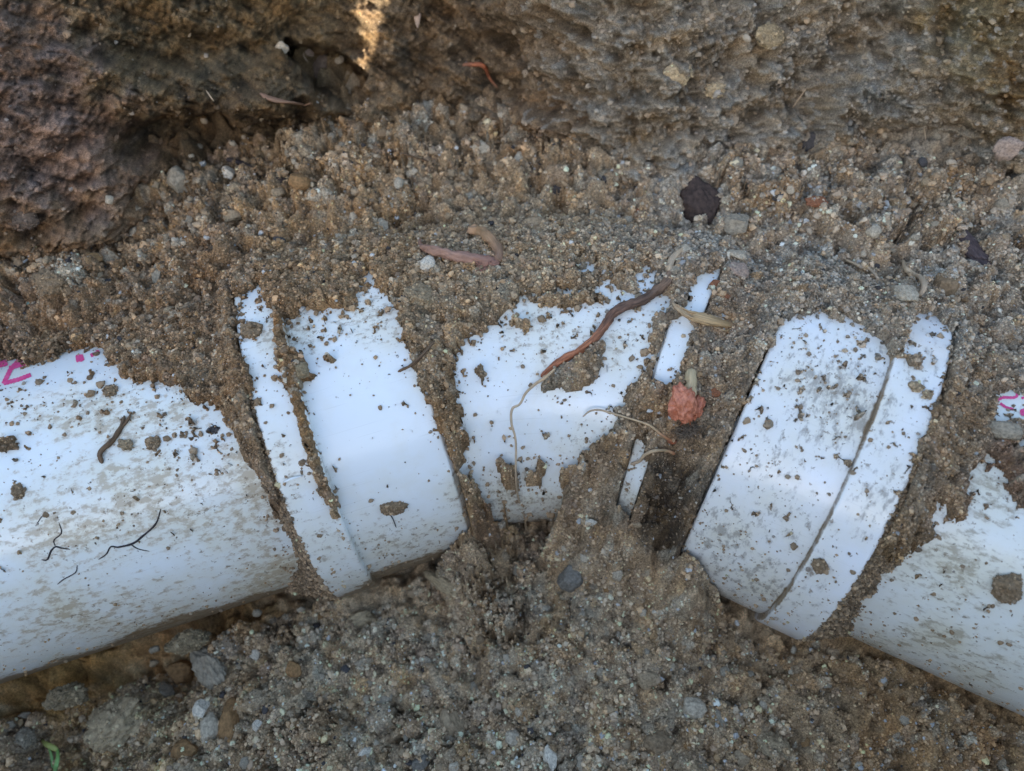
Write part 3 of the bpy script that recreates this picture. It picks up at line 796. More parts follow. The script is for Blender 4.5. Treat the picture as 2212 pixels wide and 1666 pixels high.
fillet('packed_soil', S3, 1, lambda a: np.interp(a, [1.8, 2.38, 2.5, 2.7, 2.92, 3.15, 3.6], [.012, .0120, .0100, .0080, .0085, .012, .016]), RP, RB, right, 'brown soil packed against the collar', (.215, .145, .08), 7.0)

# pink lettering: ink strokes lying on the pipe wall
def pipe_hit(px, py, R=RP):
    r = ray(px, py)
    P = CAM + np.linspace(0.12, 0.45, 6000)[:, None] * r
    s, d = sd_of(P[:, 0], P[:, 1])
    k = int(np.argmax(d * d + P[:, 2] ** 2 < R * R))
    return P[k]
INK = plain('pink_ink', (0.66, 0.045, 0.19), (0.80, 0.12, 0.30), 500, 0.5, 0)
def stroke(pts, wpx, parent):
    pts = np.array(pts, float)
    L = np.r_[0, np.cumsum(np.hypot(*np.diff(pts, axis=0).T))]
    n = max(6, int(L[-1] / 1.5)); q = np.linspace(0, L[-1], n)
    xs, ys = np.interp(q, L, pts[:, 0]), np.interp(q, L, pts[:, 1])
    if len(pts) > 2:
        k = np.array([1, 2, 3, 2, 1]) / 9.0
        xs = np.r_[xs[:1], np.convolve(np.pad(xs, 2, mode='edge'), k, 'valid')[1:-1], xs[-1:]]
        ys = np.r_[ys[:1], np.convolve(np.pad(ys, 2, mode='edge'), k, 'valid')[1:-1], ys[-1:]]
    tx, ty = np.gradient(xs), np.gradient(ys); l = np.hypot(tx, ty) + 1e-9
    V = []; m = 5
    for i in range(n):
        wv = wpx * (0.5 + 0.06 * math.sin(i * 1.3)) * (0.75 if i in (0, n - 1) else 1)
        for k in range(m):
            o_ = (k / (m - 1) * 2 - 1) * wv
            p = pipe_hit(xs[i] - ty[i] / l[i] * o_, ys[i] + tx[i] / l[i] * o_)
            s, d = sd_of(p[0], p[1]); cxx, cyy, nx, ny = centre(s)
            nrm = np.array([nx * d, ny * d, p[2]]); nrm /= np.linalg.norm(nrm)
            V.append(np.array([cxx, cyy, 0]) + nrm * (RP + 0.00012))
    o = mesh_arrays('lettering', V, grid_faces(n, m), INK); reparent(o, parent)
    o['label'] = 'pink printed letter stroke'
for pts, wd_ in [([(-30, 795), (-4, 789), (16, 784)], 13), ([(53, 768), (24, 797), (8, 830)], 10), ([(20, 796), (45, 789), (72, 781)], 9), ([(8, 829), (42, 820), (67, 810)], 9),
               ([(164, 776), (172, 775), (181, 772)], 15), ([(196, 769), (206, 765), (215, 759)], 8)]:
    stroke(pts, wd_, left)
for pts, wd_ in [([(2153, 866), (2166, 859), (2187, 860), (2196, 858), (2197, 843)], 6), ([(2160, 872), (2173, 881), (2189, 885)], 6), ([(2230, 880), (2214, 886), (2205, 889), (2209, 896), (2230, 893)], 8), ([(2206, 861), (2230, 855)], 5)]:
    stroke(pts, wd_, right)

# ------------------------------------------------------------------ loose grains: real pieces, far too many to count
def grain_tree(nvar):
    ng = bpy.data.node_groups.new('grains', 'GeometryNodeTree')
    ng.interface.new_socket('Geometry', in_out='INPUT', socket_type='NodeSocketGeometry')
    ng.interface.new_socket('Geometry', in_out='OUTPUT', socket_type='NodeSocketGeometry')
    gi = ng.nodes.new('NodeGroupInput'); go = ng.nodes.new('NodeGroupOutput')
    join = ng.nodes.new('GeometryNodeGeometryToInstance')
    for v in range(nvar):
        ic = ng.nodes.new('GeometryNodeMeshIcoSphere'); ic.inputs['Radius'].default_value = 1.0; ic.inputs['Subdivisions'].default_value = 3 if v % 3 == 0 else 2
        sp = ng.nodes.new('GeometryNodeSetPosition')
        nz = ng.nodes.new('ShaderNodeTexNoise'); nz.noise_dimensions = '4D'
        nz.inputs['W'].default_value = v * 3.7; nz.inputs['Scale'].default_value = 0.9; nz.inputs['Detail'].default_value = 2.5; nz.inputs['Roughness'].default_value = 0.65
        sub = ng.nodes.new('ShaderNodeVectorMath'); sub.operation = 'SUBTRACT'; sub.inputs[1].default_value = (0.5, 0.5, 0.5)
        sc = ng.nodes.new('ShaderNodeVectorMath'); sc.operation = 'SCALE'; sc.inputs['Scale'].default_value = 2.5
        ng.links.new(nz.outputs['Color'], sub.inputs[0]); ng.links.new(sub.outputs[0], sc.inputs[0])
        ng.links.new(ic.outputs['Mesh'], sp.inputs['Geometry']); ng.links.new(sc.outputs[0], sp.inputs['Offset'])
        ss = ng.nodes.new('GeometryNodeSetShadeSmooth'); ss.inputs['Shade Smooth'].default_value = (v % 3 == 0)
        ng.links.new(sp.outputs[0], ss.inputs[0])
        sm = ng.nodes.new('GeometryNodeSetMaterial'); sm.inputs['Material'].default_value = GRAIN
        ng.links.new(ss.outputs[0], sm.inputs['Geometry']); ng.links.new(sm.outputs[0], join.inputs[0])
    iop = ng.nodes.new('GeometryNodeInstanceOnPoints')
    iop.inputs['Pick Instance'].default_value = True
    def named(n, t):
        a = ng.nodes.new('GeometryNodeInputNamedAttribute'); a.data_type = t; a.inputs['Name'].default_value = n
        return a.outputs[0]
    m2p = ng.nodes.new('GeometryNodeMeshToPoints')
    ng.links.new(gi.outputs[0], m2p.inputs[0]); ng.links.new(m2p.outputs[0], iop.inputs['Points'])
    ng.links.new(join.outputs[0], iop.inputs['Instance'])
    rv = ng.nodes.new('FunctionNodeRandomValue'); rv.data_type = 'INT'; rv.inputs[4].default_value = 0; rv.inputs[5].default_value = nvar - 1
    ng.links.new(rv.outputs[2], iop.inputs['Instance Index'])
    e2r = ng.nodes.new('FunctionNodeEulerToRotation')
    ng.links.new(named('grot', 'FLOAT_VECTOR'), e2r.inputs[0]); ng.links.new(e2r.outputs[0], iop.inputs['Rotation'])
    ng.links.new(named('gscale', 'FLOAT_VECTOR'), iop.inputs['Scale'])
    ng.links.new(iop.outputs[0], go.inputs[0])
    return ng
NG = grain_tree(9)

def scatter(name, pts, size, colr, label, cat):
    n = len(pts)
    me = bpy.data.meshes.new(name); me.vertices.add(n)
    me.vertices.foreach_set('co', np.asarray(pts, np.float32).ravel())
    asp = np.stack([RS.uniform(0.75, 1.3, n), RS.uniform(0.75, 1.3, n), RS.uniform(0.5, 0.95, n)], -1)
    for an, typ, arr in (('gscale', 'FLOAT_VECTOR', size[:, None] * asp), ('grot', 'FLOAT_VECTOR', np.stack([RS.uniform(-.6, .6, n), RS.uniform(-.6, .6, n), RS.uniform(0, 6.28, n)], -1))):
        a = me.attributes.new(an, typ, 'POINT'); a.data.foreach_set('vector', arr.astype(np.float32).ravel())
    a = me.attributes.new('gcol', 'FLOAT_COLOR', 'POINT')
    a.data.foreach_set('color', np.concatenate([colr, np.ones((n, 1))], 1).astype(np.float32).ravel())
    o = bpy.data.objects.new(name, me); COL.objects.link(o)
    md = o.modifiers.new('grains', 'NODES'); md.node_group = NG
    me.materials.append(GRAIN)
    tag(o, label, cat, kind='stuff')
    return o

def grain_colors(u, v, warm=1.0, light=1.0):
    n = len(u)
    base = region(u, v)
    c = base * np.exp(RS.normal(0.0, 0.42, n)).clip(0.35, 2.4)[:, None]
    pick = RS.rand(n)
    sel = RS.choice(len(PAL), size=n, p=PALW)
    c = np.where((pick < 0.45)[:, None], 0.5 * c + 0.5 * PAL[sel] * RS.uniform(0.7, 1.25, n)[:, None], c)
    greyside = 1 / (1 + np.exp(-(u - 1250) / 250))
    c = np.where((pick > 0.965)[:, None], np.array([.50, .475, .43]) * RS.uniform(0.7, 1.25, n)[:, None], c)
    c = np.where(((pick > 0.925) & (pick < 0.965))[:, None], np.array([.045, .038, .034]), c)
    c = np.where(((pick > 0.90) & (pick < 0.95))[:, None] & (greyside > 0.5)[:, None], np.array([.36, .345, .315]), c)
    return c.clip(0.01, 0.75) * light

NG_ = 380000
g0, g1 = np.gradient(Z, DX)
wgt = np.sqrt(1 + g0 ** 2 + g1 ** 2).clip(1, 5) * expo * (wallness < 0.8)
wgt[:2] = 0; wgt[-3:] = 0; wgt[:, :2] = 0; wgt[:, -3:] = 0
cs_ = np.cumsum(wgt.ravel()); pick_ = np.searchsorted(cs_, RS.rand(NG_) * cs_[-1])
gi_, gj_ = np.unravel_index(np.clip(pick_, 0, Z.size - 1), Z.shape)
fx_, fy_ = RS.rand(NG_), RS.rand(NG_)
gx = GX[gi_ * 0 + gj_] + fx_ * DX; gy = GY[gi_] + fy_ * DX
gz = (Z[gi_, gj_] * (1 - fx_) + Z[gi_, gj_ + 1] * fx_) * (1 - fy_) + (Z[gi_ + 1, gj_] * (1 - fx_) + Z[gi_ + 1, gj_ + 1] * fx_) * fy_
gu, gv = project(gx, gy, gz)
clump = spec(41, 0.006, 0.05, 2.0)[gi_, gj_]
onpipe = (pipe_z[gi_, gj_] > -0.5)
keep = expo[gi_, gj_] & (gu > -350) & (gu < 2560) & (gv > -250) & (gv < 1900)
keep &= wallness[gi_, gj_] < 0.8
keep &= (RS.rand(NG_) < 0.62 + 0.25 * clump) | onpipe
size = 0.00023 * np.exp(RS.normal(0, 0.62, NG_)).clip(0.55, 5.0)
size = np.where(clump < -0.4, np.minimum(size, 0.0005), size)
coarse = np.interp(gv, [0, 300, 500, 800, 1150, 1300, 1666], [.75, 1.05, 1.25, 1.0, .85, .9, 1.1]) * np.where(onpipe, 0.78, 1.0)
fineR = np.exp(-(((gu - 2000) / 330) ** 2 + ((gv - 1500) / 170) ** 2))
size *= coarse * (1 - 0.3 * fineR)
k = np.where(keep)[0]
pts = np.stack([gx[k], gy[k], gz[k] + 0.25 * size[k]], -1)
gsz_, gcl_ = size[k], grain_colors(gu[k], gv[k])
own = COLR[gi_[k], gj_[k]] * np.exp(RS.normal(0.04, 0.34, len(k))).clip(0.4, 2.2)[:, None]
gcl_ = np.where((RS.rand(len(k)) < 0.70)[:, None], own, gcl_).clip(0.012, 0.7)
for V_, C_ in zip(FILV, FILC):
    q_ = RS.randint(0, len(V_), 7000); z_ = 0.00026 * np.exp(RS.normal(0, 0.55, 7000)).clip(.5, 3.5)
    pts = np.vstack([pts, V_[q_] + RS.normal(0, 0.00012, (7000, 3))]); gsz_ = np.r_[gsz_, z_]
    gcl_ = np.vstack([gcl_, (C_[q_] * np.exp(RS.normal(0.05, .4, 7000))[:, None]).clip(.02, .6)])
scatter('soil_grains', pts, gsz_, gcl_, 'loose sand grains and tiny soil crumbs covering the trench bed', 'soil')

# crumbs on the cut face
nwl = 20000
wi = RS.randint(0, len(WF), nwl)
wi = wi[(WFU[wi] > -250) & (WFU[wi] < 2460) & (WFV[wi] > -200)]
wi = wi[RS.rand(len(wi)) < 0.30 + 0.70 * rsd.ravel()[wi]]
wsz = 0.00034 * np.exp(RS.normal(0, 0.55, len(wi))).clip(0.45, 4.0)
cwl = 0.6 * wc.reshape(-1, 3)[wi] * RS.uniform(0.8, 1.35, len(wi))[:, None] + 0.4 * grain_colors(WFU[wi], WFV[wi])
scatter('wall_grains', WF[wi] + nw[wi % len(WX)] * (wsz * 0.15)[:, None], wsz, cwl, 'sand grains and crumbs stuck in the cut trench wall', 'soil')

# crumbs lying on the bare pipe
NP = 70000
s_ = RS.uniform(-0.16, S3 + 0.10, NP); ph_ = RS.uniform(0.15, math.pi + 0.25, NP)
Rv = radius(s_)
cxx, cyy, nx_, ny_ = centre(s_)
def pipe_pts(off): return np.stack([cxx + nx_ * (Rv + off) * np.cos(ph_), cyy + ny_ * (Rv + off) * np.cos(ph_), (Rv + off) * np.sin(ph_)], -1)
sz = 0.00022 * np.exp(RS.normal(0, 0.68, NP)).clip(0.5, 6.5)
P = pipe_pts(sz * 0.2)
pu, pv = project(P[:, 0], P[:, 1], P[:, 2])
gi_ = np.clip(((P[:, 1] - GY[0]) / DX).astype(int), 0, NY - 1); gj_ = np.clip(((P[:, 0] - GX[0]) / DX).astype(int), 0, NX - 1)
den = np.maximum(blobs(pu, pv, SPECK) ** 1.2 * 0.85, 0.65 * sstep(0.01, 0.5, dirtw[gi_, gj_])) + 0.004
cl2 = n_b[gi_, gj_]
kp = (RS.rand(NP) < den * (0.16 + 0.95 * (cl2 > 0.5))) & (P[:, 2] > -0.012)
sz = np.where(rho[gi_, gj_] < 0.3, np.minimum(sz, 0.0007), sz)
c = grain_colors(pu[kp], pv[kp]); c = 0.45 * c + 0.55 * np.array([.27, .185, .105]) * RS.uniform(0.6, 1.4, kp.sum())[:, None]
scatter('pipe_crumbs', P[kp], sz[kp], c, 'small brown soil crumbs scattered on the white pipe', 'soil')
# ==OBJECTS==
# ------------------------------------------------------------------ builders for the things lying about
def depth(p): return float((np.asarray(p) - CAM) @ _fw)
def px2m(p, n): return n * depth(p) / FPX

def normal_at(p, h=0.0018):
    if HIT['wall'] is not None: return HIT['wall'].copy()
    x, y = p[0], p[1]
    gx_ = (topz(x + h, y, SMOOTH) - topz(x - h, y, SMOOTH)) / (2 * h); gy_ = (topz(x, y + h, SMOOTH) - topz(x, y - h, SMOOTH)) / (2 * h)
    n = Vector((-gx_, -gy_, 1.0)); n.normalize()
    return n
SMOOTH = blur(TOP, 0.0015)

def rock_data(seed, sub=3, planes=9, lo=0.55, hi=0.9, rough=0.10, freq=1.6, fine_r=0.03):
    r = random.Random(seed)
    bm = bmesh.new(); bmesh.ops.create_icosphere(bm, subdivisions=sub, radius=1.0)
    pl = []
    for _ in range(planes):
        n = Vector((r.gauss(0, 1), r.gauss(0, 1), r.gauss(0, 1))).normalized(); pl.append((n, r.uniform(lo, hi)))
    off = Vector((r.uniform(0, 50), r.uniform(0, 50), r.uniform(0, 50)))
    for v in bm.verts:
        for n, h in pl:
            d = v.co.dot(n)
            if d > h: v.co -= n * (d - h) * 0.92
        q = v.co.copy()
        v.co *= 1 + rough * mnoise.fractal(q * freq + off, 1.0, 2.0, 3) + fine_r * (mnoise.noise(q * 7 + off) + 0.6 * mnoise.noise(q * 17 + off))
    me = bpy.data.meshes.new('rock'); bm.to_mesh(me); bm.free()
    for p in me.polygons: p.use_smooth = True
    return me

MATS = {}
def stone_mat(key, c, spread=0.5, scale=260, rough=0.85):
    a = tuple(x * (1 - spread) for x in c); b = tuple(min(x * (1 + spread), 0.85) for x in c)
    MATS[key] = plain('stone_' + key, a, b, 4.5, rough, 0.6, 0.0005, detail=8)
for key, c in dict(pale=(.42,.345,.245), white=(.56,.49,.38), tan=(.31,.225,.135), grey=(.29,.24,.17), dark=(.07,.062,.058), rusty=(.26,.145,.06), brown=(.22,.15,.085),
                   pink=(.33,.24,.18), mauve=(.17,.12,.085), blue=(.17,.15,.12), olive=(.25,.19,.11), teal=(.16,.26,.22), bark=(.055,.036,.028), barkb=(.085,.062,.06), orange=(.26,.105,.05), clod=(.28,.205,.12), clodp=(.37,.28,.165)).items():
    stone_mat(key, c)
ROCKS = {}
def stone_mesh(key, var, sub=3, clod=False):
    k = (key, var, sub, clod)
    if k not in ROCKS:
        me = rock_data(100 + var * 17 + (3 if clod else 0), sub, 4 if clod else 9, 0.7 if clod else 0.5, 0.95, 0.30 if clod else 0.12, 1.5, 0.10 if clod else 0.03)
        me.materials.append(MATS[key]); ROCKS[k] = me
    return ROCKS[k]

def put_stone(name, px, py, wpx, hpx, key, label, cat, group=None, rot=0.0, sink=0.45, var=None, sub=3, clod=False, flat=0.62):
    p = at(px, py)
    n = normal_at(p)
    a, b = px2m(p, wpx) / 2, px2m(p, hpx) / 2
    # the side towards the viewer is foreshortened on level ground
    me = stone_mesh(key, rnd.randrange(12) if var is None else var, sub, clod)
    o = bpy.data.objects.new(name, me); COL.objects.link(o)
    q = n.to_track_quat('Z', 'Y').to_matrix() if abs(n.z) < 0.999 else Matrix.Identity(3)
    r = Matrix.Rotation(math.radians(rot), 3, 'Z')
    vx = Vector(_rt.tolist()); vx = (vx - n * vx.dot(n)).normalized(); vy = n.cross(vx)
    B = Matrix((vx, vy, n)).transposed()
    c = min(a, b) * flat * 1.25
    o.matrix_world = Matrix.Translation(Vector(p.tolist()) + n * c * (1 - 2 * sink) * 0.6) @ (B @ r).to_4x4() @ Matrix.Diagonal((a * 1.12, b * 1.2, c, 1))
    tag(o, label, cat, group)
    return o

def spline(P, n):
    P = np.asarray(P, float); m = len(P)
    Q = np.vstack([2 * P[0] - P[1], P, 2 * P[-1] - P[-2]])
    out = []
    for t in np.linspace(0, m - 1 - 1e-6, n):
        i = int(t); f = t - i; a, b, c, d = Q[i], Q[i + 1], Q[i + 2], Q[i + 3]
        out.append(0.5 * (2 * b + (c - a) * f + (2 * a - 5 * b + 4 * c - d) * f * f + (3 * b - a - 3 * c + d) * f ** 3))
    return np.array(out)

def root_mat(name, stops, scale=(500, 160), rough=0.8, contrast=0.45):
    m, nt, bs = new_mat(name)
    al = N(nt, 'ShaderNodeAttribute', attribute_name='along').outputs['Fac']
    uv = N(nt, 'ShaderNodeAttribute', attribute_name='sd').outputs['Vector']
    mp = nt.nodes.new('ShaderNodeMapping'); mp.inputs['Scale'].default_value = (scale[0], scale[1], 1); nt.links.new(uv, mp.inputs['Vector'])
    f = noise_n(nt, 1.0, 5, 0.7, mp.outputs[0])
    al2 = math_n(nt, 'ADD', al, math_n(nt, 'MULTIPLY', math_n(nt, 'SUBTRACT', f, 0.5), 0.25))
    base = ramp(nt, al2, stops).outputs[0]
    sh = ramp(nt, f, [(0.3, (1 - contrast,) * 3), (0.7, (1 + contrast,) * 3)]).outputs[0]
    nt.links.new(mixc(nt, 1.0, base, sh, 'MULTIPLY'), bs.inputs['Base Color'])
    bs.inputs['Roughness'].default_value = rough; bs.inputs['Specular IOR Level'].default_value = 0.3
    bump(nt, bs, f, 0.7, 0.0006)
    return m

def tube(name, pts, mat, parent=None, seg=12, step=0.0007, knob=0.10, flat=1.0, seed=0, embed=0.3, ends=True):
    """limb along photo points (px, py, width px, lift m); it lies on whatever is there"""
    W = []
    for px, py, wpx, lift in pts:
        p = at(px, py); r = px2m(p, wpx) / 2
        n = np.array(normal_at(p))
        W.append(np.r_[p + n * (r * flat * (1 - 2 * embed)) + np.array([0, 0, 1.0]) * lift * 0.35 - ray(px, py) * lift * 0.65, r])
    W = np.array(W)
    L = np.linalg.norm(np.diff(W[:, :3], axis=0), axis=1).sum()
    n = int(max(8, min(160, L / step)))
    Q = spline(W, n)
    C, Rr = Q[:, :3], np.maximum(Q[:, 3], 0.00008)
    Tn = np.gradient(C, axis=0); Tn /= np.linalg.norm(Tn, axis=1)[:, None] + 1e-12
    V = []; AL_ = []; SD = []
    acc = np.r_[0, np.cumsum(np.linalg.norm(np.diff(C, axis=0), axis=1))]
    for i in range(n):
        t = Tn[i]; upv = np.array([0, 0, 1.0]); a = np.cross(t, upv); a /= np.linalg.norm(a) + 1e-9; b = np.cross(a, t)
        e = Rr[i] * (0.45 if ends and i in (0, n - 1) else 1)
        for k in range(seg):
            ph = 2 * math.pi * k / seg
            q = 1 + knob * mnoise.fractal(Vector((acc[i] * 330 + seed, math.cos(ph) * 1.6, math.sin(ph) * 1.6 + seed)), 0.7, 2.1, 5)
            V.append(C[i] + (a * math.cos(ph) + b * math.sin(ph) * flat) * e * q)
            AL_.append(i / (n - 1)); SD.append((acc[i] * 0.35, ph * Rr.mean(), 0))
    V.append(C[0]); V.append(C[-1]); AL_ += [0, 1]; SD += [(0, 0, 0), (acc[-1] * .35, 0, 0)]
    F = [list(f) for f in grid_faces(n, seg, True)]
    me = bpy.data.meshes.new(name)
    caps = [[(k + 1) % seg, k, n * seg] for k in range(seg)] + [[(n - 1) * seg + k, (n - 1) * seg + (k + 1) % seg, n * seg + 1] for k in range(seg)]
    me.from_pydata([tuple(v) for v in V], [], F + caps); me.update()
    for p in me.polygons: p.use_smooth = True
    a_ = me.attributes.new('along', 'FLOAT', 'POINT'); a_.data.foreach_set('value', np.array(AL_, np.float32))
    a_ = me.attributes.new('sd', 'FLOAT_VECTOR', 'POINT'); a_.data.foreach_set('vector', np.array(SD, np.float32).ravel())
    me.materials.append(mat)
    o = bpy.data.objects.new(name, me); COL.objects.link(o)
    if parent: reparent(o, parent)
    return o
def base_at(name, px, py):
    return empty(name, tuple(at(px, py)))

# ------------------------------------------------------------------ roots, twigs, bark
M_ROOT = root_mat('root_bark', [(0.0, (.24,.155,.10)), (0.25, (.12,.075,.052)), (0.5, (.17,.09,.058)), (0.68, (.42,.165,.08)), (1.0, (.34,.12,.06))], (520, 1700), .7, .7)
M_PALE = root_mat('root_pale', [(0.0, (.50,.36,.22)), (0.7, (.52,.39,.26)), (1.0, (.42,.31,.20))], (500, 900), 0.7, 0.25)
M_PALEO = root_mat('root_pale_orange', [(0.0, (.48,.36,.25)), (0.75, (.52,.36,.20)), (1.0, (.46,.18,.08))], (500, 900), 0.7, 0.25)
M_DARKH = root_mat('root_dark', [(0.0, (.05,.038,.036)), (0.6, (.035,.028,.03)), (1.0, (.06,.045,.035))], (500, 900), 0.8, 0.4)
M_TWIG = root_mat('twig_brown', [(0.0, (.13,.085,.05)), (1.0, (.15,.09,.05))], (400, 1200), 0.85, 0.6)
M_MAUVE = root_mat('root_mauve', [(0.0, (.30,.165,.105)), (0.6, (.36,.21,.15)), (1.0, (.28,.14,.10))], (500, 900), 0.85, 0.35)
M_OCHRE = root_mat('root_ochre', [(0.0, (.52,.31,.19)), (0.3, (.36,.22,.11)), (1.0, (.25,.15,.10))], (350, 900), 0.8, 0.35)
M_ORNG = root_mat('bark_orange', [(0.0, (.22,.10,.055)), (0.5, (.38,.115,.05)), (1.0, (.20,.10,.055))], (900, 1100), 0.8, 0.6)
M_CORE = root_mat('wood_core', [(0.0, (.46,.35,.20)), (0.6, (.56,.43,.25)), (1.0, (.42,.24,.11))], (250, 1600), 0.85, 0.35)
M_SPLINT = root_mat('wood_splinter', [(0.0, (.52,.37,.23)), (0.5, (.50,.34,.18)), (0.8, (.38,.24,.11)), (1.0, (.16,.10,.06))], (200, 2600), 0.85, 0.65)

r = base_at('tree_root', 1320, 683); tag(r, 'long red-brown tree root crossing the pipe bend, ending in a thin pale tendril', 'root')
tube('root_tip', [(1474,540,9,0),(1462,552,13,0),(1450,566,15,.0005),(1445,590,16,.0005)], M_PALE, r)
tube('woody_root', [(1446,588,11.5,0.0005),(1440,614,19.7,0.0008),(1411,637,20.5,0.001),(1382,654,20.5,0.0012),(1344,668,19.7,0.0012),(1319,685,18.9,0.0012),(1302,712,17.2,0.001),(1278,741,17.2,0.0008),(1252,762,16.4,0.0006),(1219,777,16.4,0.0005),(1190,797,13.1,0.0005),(1169,816,7.4,0.001)], M_ROOT, r, seg=18, knob=0.42, seed=3)
tube('tendril', [(1200,800,5,.003),(1178,820,7,.003),(1157,833,6.5,.003),(1136,854,6,.004),(1123,879,5.5,.0055),(1107,891,6,.0065),(1105,920,5,.0065),(1113,949,5,.006),(1115,979,4.6,.0055),(1114,1020,4.6,.004),(1117,1062,4.4,.0015),(1123,1087,4.5,.0003)], M_PALE, r, seg=8, knob=0.15)
o = tube('root_tendril', [(1259,903,3,.0025),(1273,892,4.2,.003),(1294,889,4.6,.003),(1327,897,4.6,.0025),(1365,908,4.6,.002),(1402,920,5,.0015),(1427,939,6,.001),(1454,954,8,0)], M_PALEO, seg=8)
tag(o, 'thin pale curved root tendril reaching left over the pipe bend from the joint', 'root')
o = tube('root_tendril', [(1362,1003,6,.0005),(1382,997,7.5,.002),(1394,984,7.5,.0025),(1415,975,7.5,.002),(1440,974,7,.001),(1458,980,7,0)], M_PALEO, seg=8, knob=.2)
tag(o, 'short hooked tan root tendril on the lower white rim of the joint', 'root')
r = base_at('root_stub', 1475, 870); tag(r, 'torn root stub with orange bark and pale wood core in the pipe joint', 'root')
M_LUMP = plain('root_lump', (.30,.08,.04), (.74,.29,.17), 2.2, .22, .5, .0006, detail=8)
def lump(name, px, py, w_, h_, rot, mat, parent, seed, lift=0.3, flat=.6, rg=.4):
    p = at(px, py); n = normal_at(p); a, b = px2m(p, w_) / 2, px2m(p, h_) / 2
    me = rock_data(seed, 5, 5, .6, .95, rg, 1.8, .10); me.materials.append(mat)
    o = bpy.data.objects.new(name, me); COL.objects.link(o)
    vx = Vector(_rt.tolist()); vx = (vx - n * vx.dot(n)).normalized(); B = Matrix((vx, n.cross(vx), n)).transposed()
    c = min(a, b) * flat
    o.parent = parent
    o.matrix_world = Matrix.Translation(Vector(p.tolist()) + n * c * lift) @ (B @ Matrix.Rotation(math.radians(rot), 3, 'Z')).to_4x4() @ Matrix.Diagonal((a, b, c, 1))
    o.matrix_parent_inverse = Matrix.Translation(-Vector(parent.location))
    return o
lump('bark', 1462, 864, 58, 88, 8, M_LUMP, r, 301, .75, .95, .3)
lump('bark', 1504, 876, 30, 62, -12, M_LUMP, r, 302, .5, .9, .3)
lump('bark', 1476, 898, 50, 34, 0, plain('root_lump_dark', (.09,.06,.04), (.26,.16,.09), 5.0, .8, .6, .0006, detail=8), r, 303, .2)
tube('wood_core', [(1491,798,14,.0008),(1493,822,24,.0022),(1489,850,23,.0030),(1484,880,16,.0030),(1480,902,8,.002)], M_CORE, r, knob=.7, flat=.55, seed=21, embed=.35)
for k, pts in enumerate([[(1487,806,4,.002),(1489,850,5,.003),(1482,890,3,.0025)], [(1497,812,4,.002),(1496,850,5,.003),(1488,886,3,.002)], [(1470,870,3,.002),(1474,905,4,.003),(1468,925,2.5,.001)], [(1492,880,3,.002),(1488,910,4,.003),(1494,930,2.5,.001)]]):
    tube('fibre', pts, M_CORE if k < 2 else M_ORNG, r, seg=6, knob=.3, seed=k)
def hair_mesh(name, c, rad_px, n, mat, parent, seed):
    rr = random.Random(seed); V = []; F = []
    p0 = at(*c); R = px2m(p0, rad_px)
    for _ in range(n):
        a = rr.uniform(0, 6.28); q = rr.uniform(0.1, 0.9) ** .5 * R
        b = p0 + np.array([math.cos(a) * q, math.sin(a) * q, rr.uniform(-.0005, .0025)])
        d = np.array([rr.gauss(0, 1), rr.gauss(0.2, 1), rr.uniform(-0.1, .9)]); d /= np.linalg.norm(d)
        L = rr.uniform(.35, .9) * R; w_ = rr.uniform(.00008, .00018)
        s1 = np.cross(d, [0, 0, 1.0]); s1 /= np.linalg.norm(s1) + 1e-9; s2 = np.cross(d, s1)
        bend = np.array([rr.gauss(0, .3), rr.gauss(0, .3), -.35]) * L
        i0 = len(V)
        for t in (0, .33, .66, 1.0):
            m_ = b + d * L * t + bend * t * t
            for k in range(3):
                V.append(m_ + (s1 * math.cos(k * 2.09) + s2 * math.sin(k * 2.09)) * w_ * (1.15 - t))
        for j in range(3):
            for k in range(3): F.append((i0 + j * 3 + k, i0 + j * 3 + (k + 1) % 3, i0 + j * 3 + 3 + (k + 1) % 3, i0 + j * 3 + 3 + k))
    o = mesh_arrays(name, V, F, mat); reparent(o, parent); o['kind'] = 'stuff'
    return o
M_HAIR = plain('root_hair', (.13,.095,.065), (.26,.19,.13), 300, .8, 0)
hair_mesh('root_hairs', (1476, 925), 30, 420, M_HAIR, r, 4)
tube('bark', [(1440,948,8,0),(1450,955,12,.0005),(1463,952,8,0)], M_ORNG, r, knob=.4, flat=.6, seed=31)
r = base_at('wood_splinter', 1520, 694); tag(r, 'curved tan wood splinter lying across the white rim of the joint', 'wood')
w_main = tube('wood', [(1451,659,5,.004),(1462,670,12,.0035),(1474,679,19,.003),(1492,687,25,.0025),(1520,693,29,.002),(1550,699,25,.001),(1572,702,19,0),(1590,705,9,0)], M_SPLINT, r, seg=16, knob=.22, flat=.55, seed=41)
for k, pts in enumerate([[(1458,664,3,.0045),(1490,681,4,.0048),(1530,685,3,.004)], [(1470,681,3,.004),(1505,697,4,.004),(1560,706,3,.002)], [(1540,708,3,.001),(1565,716,2.4,.001),(1580,712,2,.0)]]):
    tube('fibre', pts, M_SPLINT, None, seg=6, knob=.1, seed=k).parent = w_main
r = base_at('root_piece', 1030, 567); tag(r, 'broken Y-shaped pinkish root piece lying on the loose soil above the pipe', 'root')
tube('root_limb', [(907,518,6,.0005),(908,533,10,.001),(917,541,17,.001),(938,546,20,.0015),(973,555,21,.0015),(997,562,23,.001),(1032,567,24,.0008),(1060,570,22,.0005),(1078,570,14,0)], M_MAUVE, r, seg=16, knob=.5, seed=51, embed=.3)
tube('branch', [(1016,501,15,.0012),(1022,503,21,.0018),(1038,507,24,.002),(1056,519,24,.002),(1070,535,21,.0015),(1077,551,17,.0012),(1073,568,15,.0008)], M_OCHRE, r, seg=16, knob=.45, seed=61, embed=.3)
